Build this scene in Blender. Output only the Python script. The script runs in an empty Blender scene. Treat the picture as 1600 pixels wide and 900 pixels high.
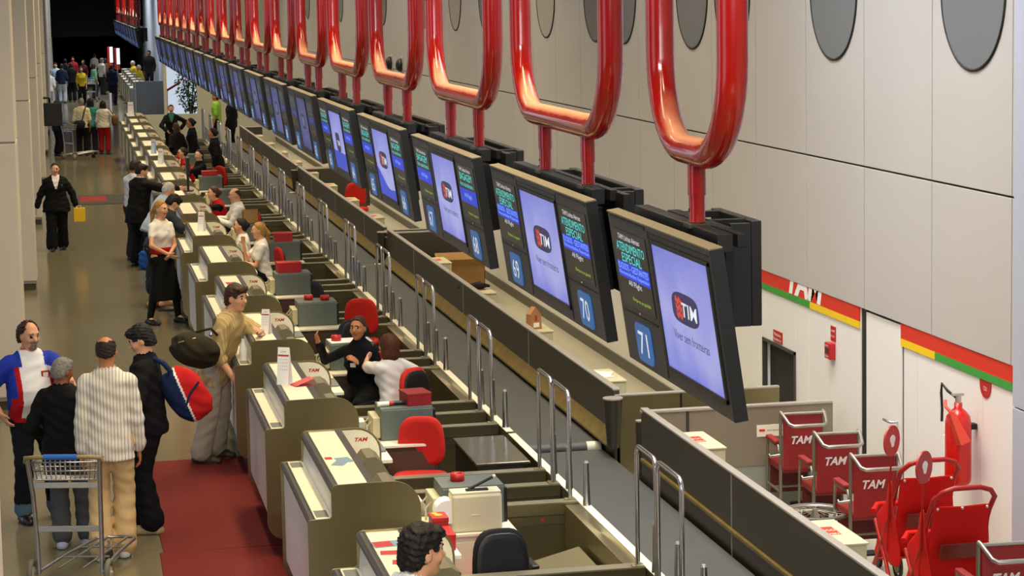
import bpy, bmesh, math, random
import numpy as np
from mathutils import Vector, Matrix
random.seed(7)
SC = bpy.context.scene
COL = SC.collection
PI = math.pi

# ---------------------------------------------------------------- camera
def setup_camera():
    VY = np.array([96., 0.]); VV = np.array([1386., 31000.]); pp = np.array([800., 385.])
    F = math.sqrt(-np.dot(VY - pp, VV - pp))
    un = lambda v: v / np.linalg.norm(v)
    ey = un(np.array([*(VY - pp), F])); ed = un(np.array([*(VV - pp), F]))
    ed = un(ed - ey * np.dot(ed, ey)); ez = -ed; ex = np.cross(ey, ez)
    R = np.stack([ex, ey, ez])
    cd = bpy.data.cameras.new('camera'); co = bpy.data.objects.new('camera', cd); COL.objects.link(co)
    m = Matrix.Identity(4)
    for i in range(3):
        m[i][0] = R[i, 0]; m[i][1] = -R[i, 1]; m[i][2] = -R[i, 2]
    m[0][3], m[1][3], m[2][3] = 0, 0, 4.5
    co.matrix_world = m
    cd.sensor_width = 36; cd.lens = 36 * F / 1600; cd.shift_y = -65 / 1600
    cd.clip_start = .1; cd.clip_end = 400
    SC.camera = co
setup_camera()

# ---------------------------------------------------------------- light and exposure
vs_ = SC.view_settings
vs_.view_transform = 'Standard'; vs_.look = 'None'; vs_.gamma = 1; vs_.use_curve_mapping = False
vs_.exposure = -.12
W = bpy.data.worlds.new('world'); SC.world = W; W.use_nodes = True
W.node_tree.nodes['Background'].inputs[0].default_value = (.62, .72, 1.0, 1)
W.node_tree.nodes['Background'].inputs[1].default_value = .12
def area(name, loc, size, sy, power, col, rot=(0, 0, 0), spread=PI):
    l = bpy.data.lights.new(name, 'AREA'); l.shape = 'RECTANGLE'; l.size = size; l.size_y = sy
    l.energy = power; l.color = col; l.spread = spread
    o = bpy.data.objects.new(name, l); COL.objects.link(o); o.location = loc; o.rotation_euler = rot
    return o
WARM = (1.0, .80, .48); COOL = (.72, .82, 1.0)
for k in range(8):                      # warm downlight rows over the desks
    area('downlight_row', (2.4, 5 + k * 8.5, 6.9), .5, 5.5, 230, WARM, spread=2.3)
for k in range(6):                      # warm row over the aisle and between the belt and the wall
    area('downlight_row', (5.0, 22 + k * 10, 6.9), .4, 7, 110, (1, .9, .7), spread=2.5)
    area('downlight_row', (.9, 8 + k * 10, 6.9), .4, 6, 120, (1, .86, .62), spread=2.7)
for k in range(6):                      # daylight from the glazed side on the left
    area('daylight_side', (-9.5, 6 + k * 12, 3.6), 10, 5.5, 230, COOL, (0, -PI / 2 + .15, 0))
area('fill_front', (.5, -7.5, 6.0), 9, 2.5, 760, (.9, .93, 1.0), (-PI / 2 - .45 + PI, 0, 0))  # unseen fill added behind the camera to lift column fronts and steel
area('fill_overhead', (-.4, 2.5, 6.7), 4, 1.2, 420, (1, .96, .88), (PI / 2 - .35, 0, 0))  # second fill, added above the camera to brighten the left columns
for k in range(3):                      # cooler light over the far counters
    area('downlight_far', (2.0, 88 + k * 11, 6.8), 3, 5, 460, (.92, .95, 1.0), spread=2.4)
area('downlight_lobby', (4.9, 15.6, 6.6), 1.2, 6, 250, (.96, .97, 1.0), spread=2.0)

# ---------------------------------------------------------------- helpers
def lin(c):
    if isinstance(c, str):
        c = [int(c[i:i + 2], 16) / 255 for i in (0, 2, 4)]
    return tuple((x / 12.92 if x <= .04045 else ((x + .055) / 1.055) ** 2.4) for x in c) + (1,)
MATS = {}
def mat(name, col, rough=.5, metal=0., emit=0., noise=0., scale=8., bump=0., bscale=60., coat=0., stretch=None, spec=.5):
    if name in MATS: return MATS[name]
    m = bpy.data.materials.new(name); m.use_nodes = True; MATS[name] = m
    nt = m.node_tree; b = nt.nodes['Principled BSDF']
    c = lin(col)
    b.inputs['Base Color'].default_value = c; b.inputs['Roughness'].default_value = rough
    b.inputs['Metallic'].default_value = metal; b.inputs['Coat Weight'].default_value = coat
    b.inputs['Specular IOR Level'].default_value = spec
    if emit:
        b.inputs['Emission Color'].default_value = c; b.inputs['Emission Strength'].default_value = emit
    if noise or bump:
        tc = nt.nodes.new('ShaderNodeTexCoord'); src = tc.outputs['Object']
        if stretch:
            mp = nt.nodes.new('ShaderNodeMapping'); mp.inputs['Scale'].default_value = stretch
            nt.links.new(src, mp.inputs[0]); src = mp.outputs[0]
    if noise:
        n = nt.nodes.new('ShaderNodeTexNoise'); n.inputs['Scale'].default_value = scale; n.inputs['Detail'].default_value = 5
        nt.links.new(src, n.inputs['Vector'])
        r = nt.nodes.new('ShaderNodeValToRGB')
        r.color_ramp.elements[0].position = .3; r.color_ramp.elements[1].position = .7
        r.color_ramp.elements[0].color = tuple(x * (1 - noise) for x in c[:3]) + (1,)
        r.color_ramp.elements[1].color = tuple(min(1, x * (1 + noise)) for x in c[:3]) + (1,)
        nt.links.new(n.outputs[0], r.inputs[0]); nt.links.new(r.outputs[0], b.inputs['Base Color'])
    if bump:
        n2 = nt.nodes.new('ShaderNodeTexNoise'); n2.inputs['Scale'].default_value = bscale
        nt.links.new(src, n2.inputs['Vector'])
        bp = nt.nodes.new('ShaderNodeBump'); bp.inputs['Strength'].default_value = bump; bp.inputs['Distance'].default_value = .01
        nt.links.new(n2.outputs[0], bp.inputs['Height']); nt.links.new(bp.outputs[0], b.inputs['Normal'])
    return m

def link(o, parent=None):
    COL.objects.link(o)
    if parent is not None: o.parent = parent
    return o
def tag(o, label=None, cat=None, group=None, kind=None):
    if label: o['label'] = label
    if cat: o['category'] = cat
    if group: o['group'] = group
    if kind: o['kind'] = kind
    return o
def empty(name, loc=(0, 0, 0), rz=0., label=None, cat=None, group=None):
    o = bpy.data.objects.new(name, None); link(o); o.location = loc; o.rotation_euler = (0, 0, rz)
    o.empty_display_size = .1
    return tag(o, label, cat, group)
def copy_tree(o, parent=None):
    c = o.copy(); COL.objects.link(c)
    if parent is not None: c.parent = parent
    for ch in o.children: copy_tree(ch, c)
    return c

class MB:
    """collects shapes and links them as ONE mesh object"""
    def __init__(s): s.v = []; s.f = []; s.m = []; s.sm = []; s.M = None
    def add(s, vs, fs, mi=0, smooth=False):
        o = len(s.v)
        if s.M is not None: vs = [s.M @ Vector(v) for v in vs]
        s.v += [tuple(v) for v in vs]
        for f in fs:
            s.f.append([o + i for i in f]); s.m.append(mi); s.sm.append(smooth)
        return s
    def box(s, lo, hi, mi=0, b=0., rot=None, at=None):
        bm = bmesh.new(); bmesh.ops.create_cube(bm, size=1)
        c = [(a + d) / 2 for a, d in zip(lo, hi)]; sz = [abs(d - a) for a, d in zip(lo, hi)]
        for v in bm.verts: v.co = Vector([v.co[i] * sz[i] for i in range(3)])
        if b: bmesh.ops.bevel(bm, geom=list(bm.edges), offset=min(b, min(sz) * .45), segments=2, affect='EDGES', profile=.5)
        M = Matrix.Translation(c)
        if rot is not None: M = M @ (rot if isinstance(rot, Matrix) else Matrix.Rotation(rot[0], 4, rot[1]))
        vs = [M @ v.co for v in bm.verts]; bm.verts.index_update()
        fs = [[v.index for v in f.verts] for f in bm.faces]; bm.free()
        return s.add(vs, fs, mi, False)
    def cyl(s, a, b_, r, r2=None, seg=16, mi=0, cap=True):
        a, b_ = Vector(a), Vector(b_); r2 = r if r2 is None else r2
        q = (b_ - a).normalized().to_track_quat('Z', 'Y').to_matrix()
        vs = []
        for P, R in ((a, r), (b_, r2)):
            for k in range(seg):
                t = 2 * PI * k / seg; vs.append(P + q @ Vector((math.cos(t) * R, math.sin(t) * R, 0)))
        s.add(vs, [[k, (k + 1) % seg, seg + (k + 1) % seg, seg + k] for k in range(seg)], mi, True)
        if cap:
            s.add(vs[:seg], [list(range(seg))[::-1]], mi); s.add(vs[seg:], [list(range(seg))], mi)
        return s
    def tube(s, pts, r, seg=10, mi=0, closed=False, rs=None):
        pts = [Vector(p) for p in pts]; n = len(pts); vs = []; fs = []
        up = None
        for i, p in enumerate(pts):
            if closed: t = (pts[(i + 1) % n] - pts[i - 1])
            else: t = (pts[min(i + 1, n - 1)] - pts[max(i - 1, 0)])
            t.normalize()
            if up is None:
                up = Vector((0, 0, 1)) if abs(t.z) < .9 else Vector((1, 0, 0))
            u = (up - t * up.dot(t)).normalized(); w = t.cross(u); up = u
            R = rs[i] if rs else r
            for k in range(seg):
                a = 2 * PI * k / seg; vs.append(p + u * math.cos(a) * R + w * math.sin(a) * R)
        for i in range(n if closed else n - 1):
            j = (i + 1) % n
            for k in range(seg):
                k2 = (k + 1) % seg; fs.append([i * seg + k, i * seg + k2, j * seg + k2, j * seg + k])
        s.add(vs, fs, mi, True)
        if not closed:
            s.add(vs[:seg], [list(range(seg))[::-1]], mi); s.add(vs[-seg:], [list(range(seg))], mi)
        return s
    def prism(s, poly, axis, a, b_, mi=0, smooth=False):
        """poly in the two other axes (in axis order), extruded along axis from a to b"""
        n = len(poly)
        def P(q, t):
            l = list(q); l.insert(axis, t); return l
        vs = [P(q, a) for q in poly] + [P(q, b_) for q in poly]
        ar = sum(poly[i][0] * poly[(i + 1) % n][1] - poly[(i + 1) % n][0] * poly[i][1] for i in range(n))
        fl = (ar > 0) != (axis == 1) 
        side = [[i, (i + 1) % n, n + (i + 1) % n, n + i] for i in range(n)]
        c0 = list(range(n))[::-1]; c1 = list(range(n, 2 * n))
        if not fl:
            side = [f[::-1] for f in side]; c0 = c0[::-1]; c1 = c1[::-1]
        s.add(vs, side, mi, smooth); s.add(vs, [c0, c1], mi)
        return s
    def lathe(s, prof, seg=20, mi=0, c=(0, 0, 0)):
        vs = []; n = len(prof)
        for k in range(seg):
            a = 2 * PI * k / seg
            for r, z in prof: vs.append((c[0] + math.cos(a) * r, c[1] + math.sin(a) * r, c[2] + z))
        fs = [[k * n + i, ((k + 1) % seg) * n + i, ((k + 1) % seg) * n + i + 1, k * n + i + 1] for k in range(seg) for i in range(n - 1)]
        return s.add(vs, fs, mi, True)
    def ball(s, c, r, seg=16, mi=0, M=None):
        r = r if hasattr(r, '__len__') else (r, r, r); vs = []; fs = []; n = seg // 2
        for i in range(n + 1):
            t = PI * i / n
            for k in range(seg):
                a = 2 * PI * k / seg; p = Vector((r[0] * math.sin(t) * math.cos(a), r[1] * math.sin(t) * math.sin(a), r[2] * math.cos(t)))
                if M is not None: p = M @ p
                vs.append(p + Vector(c))
        for i in range(n):
            for k in range(seg):
                k2 = (k + 1) % seg; fs.append([i * seg + k, (i + 1) * seg + k, (i + 1) * seg + k2, i * seg + k2])
        return s.add(vs, fs, mi, True)
    def quad(s, a, b_, c, d, mi=0): return s.add([a, b_, c, d], [[0, 1, 2, 3]], mi)
    def mesh(s, name, mats):
        me = bpy.data.meshes.new(name); me.from_pydata(s.v, [], s.f)
        for m in (mats if isinstance(mats, (list, tuple)) else [mats]): me.materials.append(m)
        me.polygons.foreach_set('material_index', s.m); me.polygons.foreach_set('use_smooth', s.sm); me.update()
        return me
    def build(s, name, mats, parent=None, loc=None, rz=None):
        o = bpy.data.objects.new(name, s.mesh(name, mats)); link(o, parent)
        if loc is not None: o.location = loc
        if rz is not None: o.rotation_euler = (0, 0, rz)
        return o
def struct(o): o['kind'] = 'structure'; return o
def arc(c, r, a0, a1, n, ax='xz'):
    out = []
    for i in range(n + 1):
        a = a0 + (a1 - a0) * i / n; out.append((c[0] + r * math.cos(a), c[1] + r * math.sin(a)))
    return out
TXT = {}
def text_geo(txt, size=1., shear=0., bold=0., extrude=.0):
    """letters as a mesh: returns verts (x right, y up, centred), faces"""
    key = (txt, shear, bold)
    if key not in TXT:
        cu = bpy.data.curves.new('lettering', 'FONT'); cu.body = txt; cu.shear = shear; cu.offset = bold
        cu.align_x = 'CENTER'; cu.align_y = 'CENTER'; cu.resolution_u = 2
        o = bpy.data.objects.new('lettering', cu); COL.objects.link(o)
        dg = bpy.context.evaluated_depsgraph_get(); me = bpy.data.meshes.new_from_object(o.evaluated_get(dg))
        vs = [tuple(v.co) for v in me.vertices]; fs = [list(p.vertices) for p in me.polygons]
        COL.objects.unlink(o); bpy.data.objects.remove(o); bpy.data.curves.remove(cu); bpy.data.meshes.remove(me)
        TXT[key] = (vs, fs)
    return TXT[key]
def letters(mb, txt, o, ux, uy, height, width=None, shear=0., bold=0., mi=0):
    """put lettering into an MB: o centre, ux/uy unit vectors, height = cap height, width optional total width"""
    vs, fs = text_geo(txt, shear=shear, bold=bold)
    if not vs: return
    xs = [v[0] for v in vs]; ys = [v[1] for v in vs]
    cx, cy = (min(xs) + max(xs)) / 2, (min(ys) + max(ys)) / 2
    k = height / max(1e-6, (max(ys) - min(ys))); kx = k if width is None else width / max(1e-6, max(xs) - min(xs))
    o, ux, uy = Vector(o), Vector(ux), Vector(uy)
    mb.add([o + ux * ((v[0] - cx) * kx) + uy * ((v[1] - cy) * k) for v in vs], fs, mi)
# ---------------------------------------------------------------- materials
def make_steel(name, col, rough, str_=(1, 1, 40), metal=.9):
    m = mat(name, col, rough, metal, noise=.05, scale=1.2, stretch=str_)
    return m
STEEL = make_steel('brushed_steel', 'a39974', .32, (1, 1, 1), .88)
_b = STEEL.node_tree.nodes['Principled BSDF']; _b.inputs['Anisotropic'].default_value = .75; _b.inputs['Anisotropic Rotation'].default_value = .0
STEELD = make_steel('dull_steel', '565148', .40, (1, 1, 1), .8)
CHROME = mat('polished_tube', 'c6c6ca', .22, .95)
BCAP = mat('beam_cap_steel', '9c957e', .35, .6)
CAP = mat('edge_cap', 'c2bcb4', .35, .6)
CREAM = mat('cream_laminate', 'ece6cf', .42, noise=.03, scale=4)
WHITEL = mat('white_laminate', 'e4e4e6', .35)
DKGREY = mat('dark_bumper', '3b3d40', .38)
GREYP = mat('grey_plastic', '6c7271', .5)
PRINT = mat('printer_grey', '5c6560', .48, noise=.05)
BEIGEP = mat('printer_beige', 'd8d0b0', .5)
BLACK = mat('black_plastic', '0f1012', .42)
BLACKM = mat('black_metal', '17171a', .5, .3)
REDF = mat('red_fabric', 'c81f12', .85, bump=.15, bscale=300)
BLKF = mat('black_fabric', '101014', .9, bump=.15, bscale=300)
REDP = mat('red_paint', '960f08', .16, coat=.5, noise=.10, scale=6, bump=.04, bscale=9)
REDPL = mat('red_plastic', 'b3161a', .4)
WHITE = mat('white_paper', 'f0f0ee', .6)
CARD = mat('cardboard', 'a07a48', .8, noise=.08)
YEL = mat('yellow_plastic', 'e8b81e', .45)
YELSTRIP = mat('yellow_edge', '75632f', .5, noise=.2)
GREEN = mat('sign_green', '3c9a3a', .4)
YELS = mat('sign_yellow', 'f2cc14', .4)
REDS = mat('sign_red', 'd6301a', .4)
RUBBER = mat('belt_rubber', '4a4c4b', .5, noise=.08, scale=3, stretch=(1, 1, 1))
BLUEP = mat('blue_plastic', '2a62b8', .4)

def salmon_tops(m, tint='d8946c'):  # mixes a rougher salmon colour onto upward faces, broken up by noise
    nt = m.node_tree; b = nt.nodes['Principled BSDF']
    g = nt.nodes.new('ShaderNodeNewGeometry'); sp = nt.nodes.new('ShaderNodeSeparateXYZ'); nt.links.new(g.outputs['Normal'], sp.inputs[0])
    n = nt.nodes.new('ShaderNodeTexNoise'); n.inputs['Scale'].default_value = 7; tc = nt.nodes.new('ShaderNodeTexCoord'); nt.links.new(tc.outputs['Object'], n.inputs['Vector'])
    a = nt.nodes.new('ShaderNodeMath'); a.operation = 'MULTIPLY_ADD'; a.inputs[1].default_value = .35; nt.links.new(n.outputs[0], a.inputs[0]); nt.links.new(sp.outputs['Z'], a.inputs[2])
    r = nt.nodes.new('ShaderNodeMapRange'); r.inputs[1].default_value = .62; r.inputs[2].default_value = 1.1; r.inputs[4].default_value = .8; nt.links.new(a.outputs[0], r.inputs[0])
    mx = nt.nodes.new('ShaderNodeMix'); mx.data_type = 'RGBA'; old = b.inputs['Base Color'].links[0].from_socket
    nt.links.new(old, mx.inputs[6]); mx.inputs[7].default_value = lin(tint); nt.links.new(r.outputs[0], mx.inputs[0]); nt.links.new(mx.outputs[2], b.inputs['Base Color'])
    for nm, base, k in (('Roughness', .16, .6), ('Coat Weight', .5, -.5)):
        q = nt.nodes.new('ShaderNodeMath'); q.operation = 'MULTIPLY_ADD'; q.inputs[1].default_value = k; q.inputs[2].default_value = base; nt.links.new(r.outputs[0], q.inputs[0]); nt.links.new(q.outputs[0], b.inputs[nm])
salmon_tops(REDP)

# ---------------------------------------------------------------- setting
def granite():
    m = mat('granite_floor', '6a6450', .16, spec=.4)
    nt = m.node_tree; b = nt.nodes['Principled BSDF']
    tc = nt.nodes.new('ShaderNodeTexCoord')
    n = nt.nodes.new('ShaderNodeTexNoise'); n.inputs['Scale'].default_value = 120; n.inputs['Detail'].default_value = 4
    n2 = nt.nodes.new('ShaderNodeTexNoise'); n2.inputs['Scale'].default_value = .5
    nt.links.new(tc.outputs['Object'], n.inputs[0]); nt.links.new(tc.outputs['Object'], n2.inputs[0])
    r = nt.nodes.new('ShaderNodeValToRGB'); r.color_ramp.elements[0].position = .3; r.color_ramp.elements[1].position = .75
    r.color_ramp.elements[0].color = lin('6b6550'); r.color_ramp.elements[1].color = lin('7f785f')
    nt.links.new(n.outputs[0], r.inputs[0]); nt.links.new(r.outputs[0], b.inputs['Base Color'])
    r2 = nt.nodes.new('ShaderNodeMapRange'); r2.inputs[3].default_value = .13; r2.inputs[4].default_value = .2
    nt.links.new(n2.outputs[0], r2.inputs[0]); nt.links.new(r2.outputs[0], b.inputs['Roughness'])
    return m
GRAN = granite()
LINO = mat('corridor_linoleum', 'b5b09c', .35, noise=.04, scale=2)
struct(MB().box((-14, -10, -.1), (4.66, 150, 0)).build('floor', GRAN))
struct(MB().box((4.66, -10, -.1), (6.5, 70, 0)).build('floor_corridor', LINO))
struct(MB().box((4.66, 70, -.1), (12, 150, 0)).build('floor_far', GRAN))
struct(MB().box((-14, -10, 7), (12, 150, 7.1)).build('ceiling', mat('ceiling_paint', '77746c', .8)))
WALLU = mat('wall_panel', 'bab7b4', .45, noise=.025, scale=.9)
WALLL = mat('lobby_panel', 'e9e8e6', .4, noise=.015, scale=1)
SEAM = mat('seam_dark', '1c1a17', .7)
SOCK = mat('skirting_dark', '57534a', .5)

def wall_right():
    u = MB(); u.box((6.40, -8, 1.84), (6.5, 70, 7), 1)
    y = 14.41 - 1.46 * 15
    while y < 69.9:
        y2 = min(y + 1.46, 70)
        u.box((6.382, y + .008, 1.845), (6.41, y2 - .008, 3.012), 0, .003)
        u.box((6.382, y + .008, 3.028), (6.41, y2 - .008, 6.99), 0, .003)
        y = y2
    struct(u.build('wall_right', [WALLU, SEAM]))
    l = MB(); l.box((6.46, -8, 0), (6.5, 70, 1.9), 1)
    cuts = [-8, 12.0, 13.45, 14.94, 16.20, 16.49]
    ys = list(zip(cuts[:-1], cuts[1:])) + [(17.46, 18.79), (18.79, 19.17)]
    y = 20.09; ys.append((20.09, 20.25)); y = 20.25
    while y < 69.9: ys.append((y, min(y + 1.46, 70))); y += 1.46
    for a, b in ys: l.box((6.40, a + .004, 0), (6.47, b - .004, 1.84), 0, .003)
    l.box((6.40, 19.17, 1.19), (6.47, 20.09, 1.84), 0, .003)
    struct(l.build('wall_right_lobby', [WALLL, SEAM]))
    struct(MB().box((6.38, 20.3, 0), (6.4, 69.9, .13)).build('baseboard_right', SOCK))
    # bluish pier nearest the camera
    p = MB(); p.box((6.24, 9.0, 0), (6.42, 14.06, 1.62), 0, .004); p.box((6.24, 9.0, 1.63), (6.42, 14.06, 7), 0, .004)
    struct(p.build('wall_right_pier', mat('pier_paint', 'b2b8ca', .45)))
    # white door with lever handle, dark jamb
    d = struct(MB().box((6.40, 16.53, .01), (6.44, 17.33, 1.82), 0, .003).build('door_1', WALLL))
    MB().tube([(6.40, 16.62, 1.03), (6.34, 16.62, 1.03), (6.335, 16.66, 1.03), (6.335, 16.76, 1.03)], .011).build('door_handle', CHROME, d)
    struct(MB().box((6.41, 17.33, 0), (6.45, 17.46, 1.84)).box((6.41, 16.485, 0), (6.45, 16.535, 1.68)).build('trim_1', BLACK))
    # dark service doorway with leaning boards inside
    o = MB(); o.box((6.80, 19.1, 0), (6.85, 20.2, 1.3)); o.box((6.46, 19.1, 1.19), (6.85, 20.2, 1.25)); o.box((6.46, 20.09, 0), (6.85, 20.2, 1.2)); o.box((6.46, 19.1, 0), (6.85, 19.17, 1.2))
    d2 = struct(o.build('door_2', BLACK))
    MB().box((6.385, 19.15, 1.17), (6.43, 20.11, 1.2)).box((6.385, 19.15, 0), (6.43, 19.175, 1.2)).box((6.385, 20.085, 0), (6.43, 20.11, 1.2)).build('door_frame', mat('bronze_frame', '4b473f', .5, .3), d2)
    for k, yy in enumerate((19.35, 19.55, 19.78)):
        tag(MB().box((6.55 + .03 * k, yy, 0), (6.58 + .03 * k, yy + .14, 1.02 + .04 * k), 0, .004, rot=(.06, 'X')).build('storage_board', mat('slate_board', '2b2b2c', .5)),
            'dark narrow board leaning inside the black service doorway', 'board', 'boards in the service doorway')
wall_right()

def portholes():
    DG = mat('porthole_glass', '6f7474', .25); DGL = mat('porthole_panel', 'aaa49e', .4)
    for k, (y, same) in enumerate([(15.1, 0), (18.06, 0), (20.98, 0), (22.4, 0), (25.28, 0), (26.7, 0), (29.55, 1), (33.9, 0), (36.65, 1), (39.8, 0), (45.2, 0), (52.3, 0), (59.4, 0)]):
        m = MB(); z = 4.45; r = .575
        m.cyl((6.383, y, z), (6.374, y, z), r - .012, seg=56)
        o = struct(m.build('window_%d' % (k + 1), DGL if same else DG))
        MB().tube([(6.378, y + r * math.cos(a), z + r * math.sin(a)) for a in [2 * PI * i / 56 for i in range(56)]], .011, 6, closed=True).build('gasket', SEAM, o)
portholes()

def fascia():
    def run(name, y0, y1, ysplit, far_green, label):
        m = MB(); m.box((6.390, y0, 1.72), (6.42, y1, 1.97), 0)
        e = m.build(name, REDS); tag(e, label, 'sign')
        a, b = (y0, ysplit), (ysplit, y1)
        g, yl = (b, a) if far_green else (a, b)
        MB().box((6.389, g[0], 1.66), (6.42, g[1], 1.72)).build('green_strip', GREEN, e)
        MB().box((6.389, yl[0], 1.66), (6.42, yl[1], 1.72)).build('yellow_strip', YELS, e)
        return e
    e = run('fascia_sign', 17.47, 21.7, 18.73, True, 'red fascia band with white letters cut off at the top, green and yellow strip')
    m = MB(); letters(m, 'TAM', (6.388, 18.85, 1.86), (0, -1, 0), (0, 0, 1), .27, 1.0, shear=.25, bold=.05); m.build('lettering', WHITE, e)
    run('fascia_sign', 14.41, 16.53, 15.82, False, 'red fascia band with yellow and green strip above the fire extinguisher')
fascia()

def columns():
    CP = mat('column_paint', 'dcd3c2', .5, noise=.03, scale=1.2)
    for k in range(11):
        y = 15.5 + 10.47 * k
        m = MB()
        for z0, z1 in ((.14, 2.95), (2.965, 7)):
            m.box((-1.40, y - .95, z0), (-.555, y, z1), 0, .012)
        m.box((-1.38, y - .94, .1), (-.565, y - .01, 6.99), 1); m.box((-.862, y - .953, .14), (-.852, y - .94, 6.9), 1)
        m.box((-1.27, y - .92, 0), (-.575, y - .02, .14), 2)
        struct(m.build('column_%d' % (k + 1), [CP, mat('joint_grey', '8f8c86', .6), mat('column_skirting', '4a3c2e', .5)]))
columns()
struct(MB().box((-11.2, -10, 0), (-11, 150, 7)).build('wall_left', mat('left_paint', 'aeb2b6', .7)))

def end_walls():
    EW = mat('end_wall_paint', 'cfcbbb', .6)
    m = MB(); m.box((2.0, 69.9, 0), (4.0, 70.1, .92)); m.box((4.0, 69.9, 0), (6.42, 70.1, 7)); m.box((3.08, 69.9, 2.57), (4.0, 70.1, 7)); m.box((2.98, 69.9, .92), (3.08, 70.1, 7))
    struct(m.build('wall_end', EW))
    w = MB(); w.box((3.46, 79.9, 0), (5.9, 80, 3.2))
    struct(w.build('window_14', mat('daylight_pane', 'd3e0f0', .4, emit=.8)))
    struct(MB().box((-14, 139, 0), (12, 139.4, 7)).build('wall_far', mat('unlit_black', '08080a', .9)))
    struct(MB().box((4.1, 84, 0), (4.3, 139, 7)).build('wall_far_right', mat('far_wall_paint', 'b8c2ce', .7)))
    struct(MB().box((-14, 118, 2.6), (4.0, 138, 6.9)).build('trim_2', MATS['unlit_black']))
end_walls()

# red carpet mats laid in front of the desks
CARPET = mat('red_carpet', '6c1007', .95, noise=.12, scale=40, bump=.3, bscale=400)
for (x0, y0, x1, y1, r, lab) in ((.60, 18.05, 1.60, 21.72, .02, 'long red carpet mat running up to the leaning man, its far end cut straight'),
                                 (.58, 13.2, 1.56, 18.04, -.01, 'red carpet mat at the bottom of the frame overlapping the longer mat')):
    cx, cy = (x0 + x1) / 2, (y0 + y1) / 2
    o = MB().box((x0 - cx, y0 - cy, 0), (x1 - cx, y1 - cy, .012), 0, .004).build('carpet_mat', CARPET, loc=(cx, cy, .0), rz=r)
    tag(o, lab, 'mat')
o = MB().box((-.3, 50.0, 0), (1.45, 52.4, .01), 0).build('floor_mat', mat('mat_grey', '3d3a34', .9))
tag(o, 'dark grey entrance mat across the aisle with a faded red panel', 'mat')
MB().box((.22, 50.6, .01), (.82, 52.0, .013)).build('red_panel', mat('mat_red', '8a2018', .9), o)

PITCH = 3.2
def near_y(i): return 14.43 + PITCH * i
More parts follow.
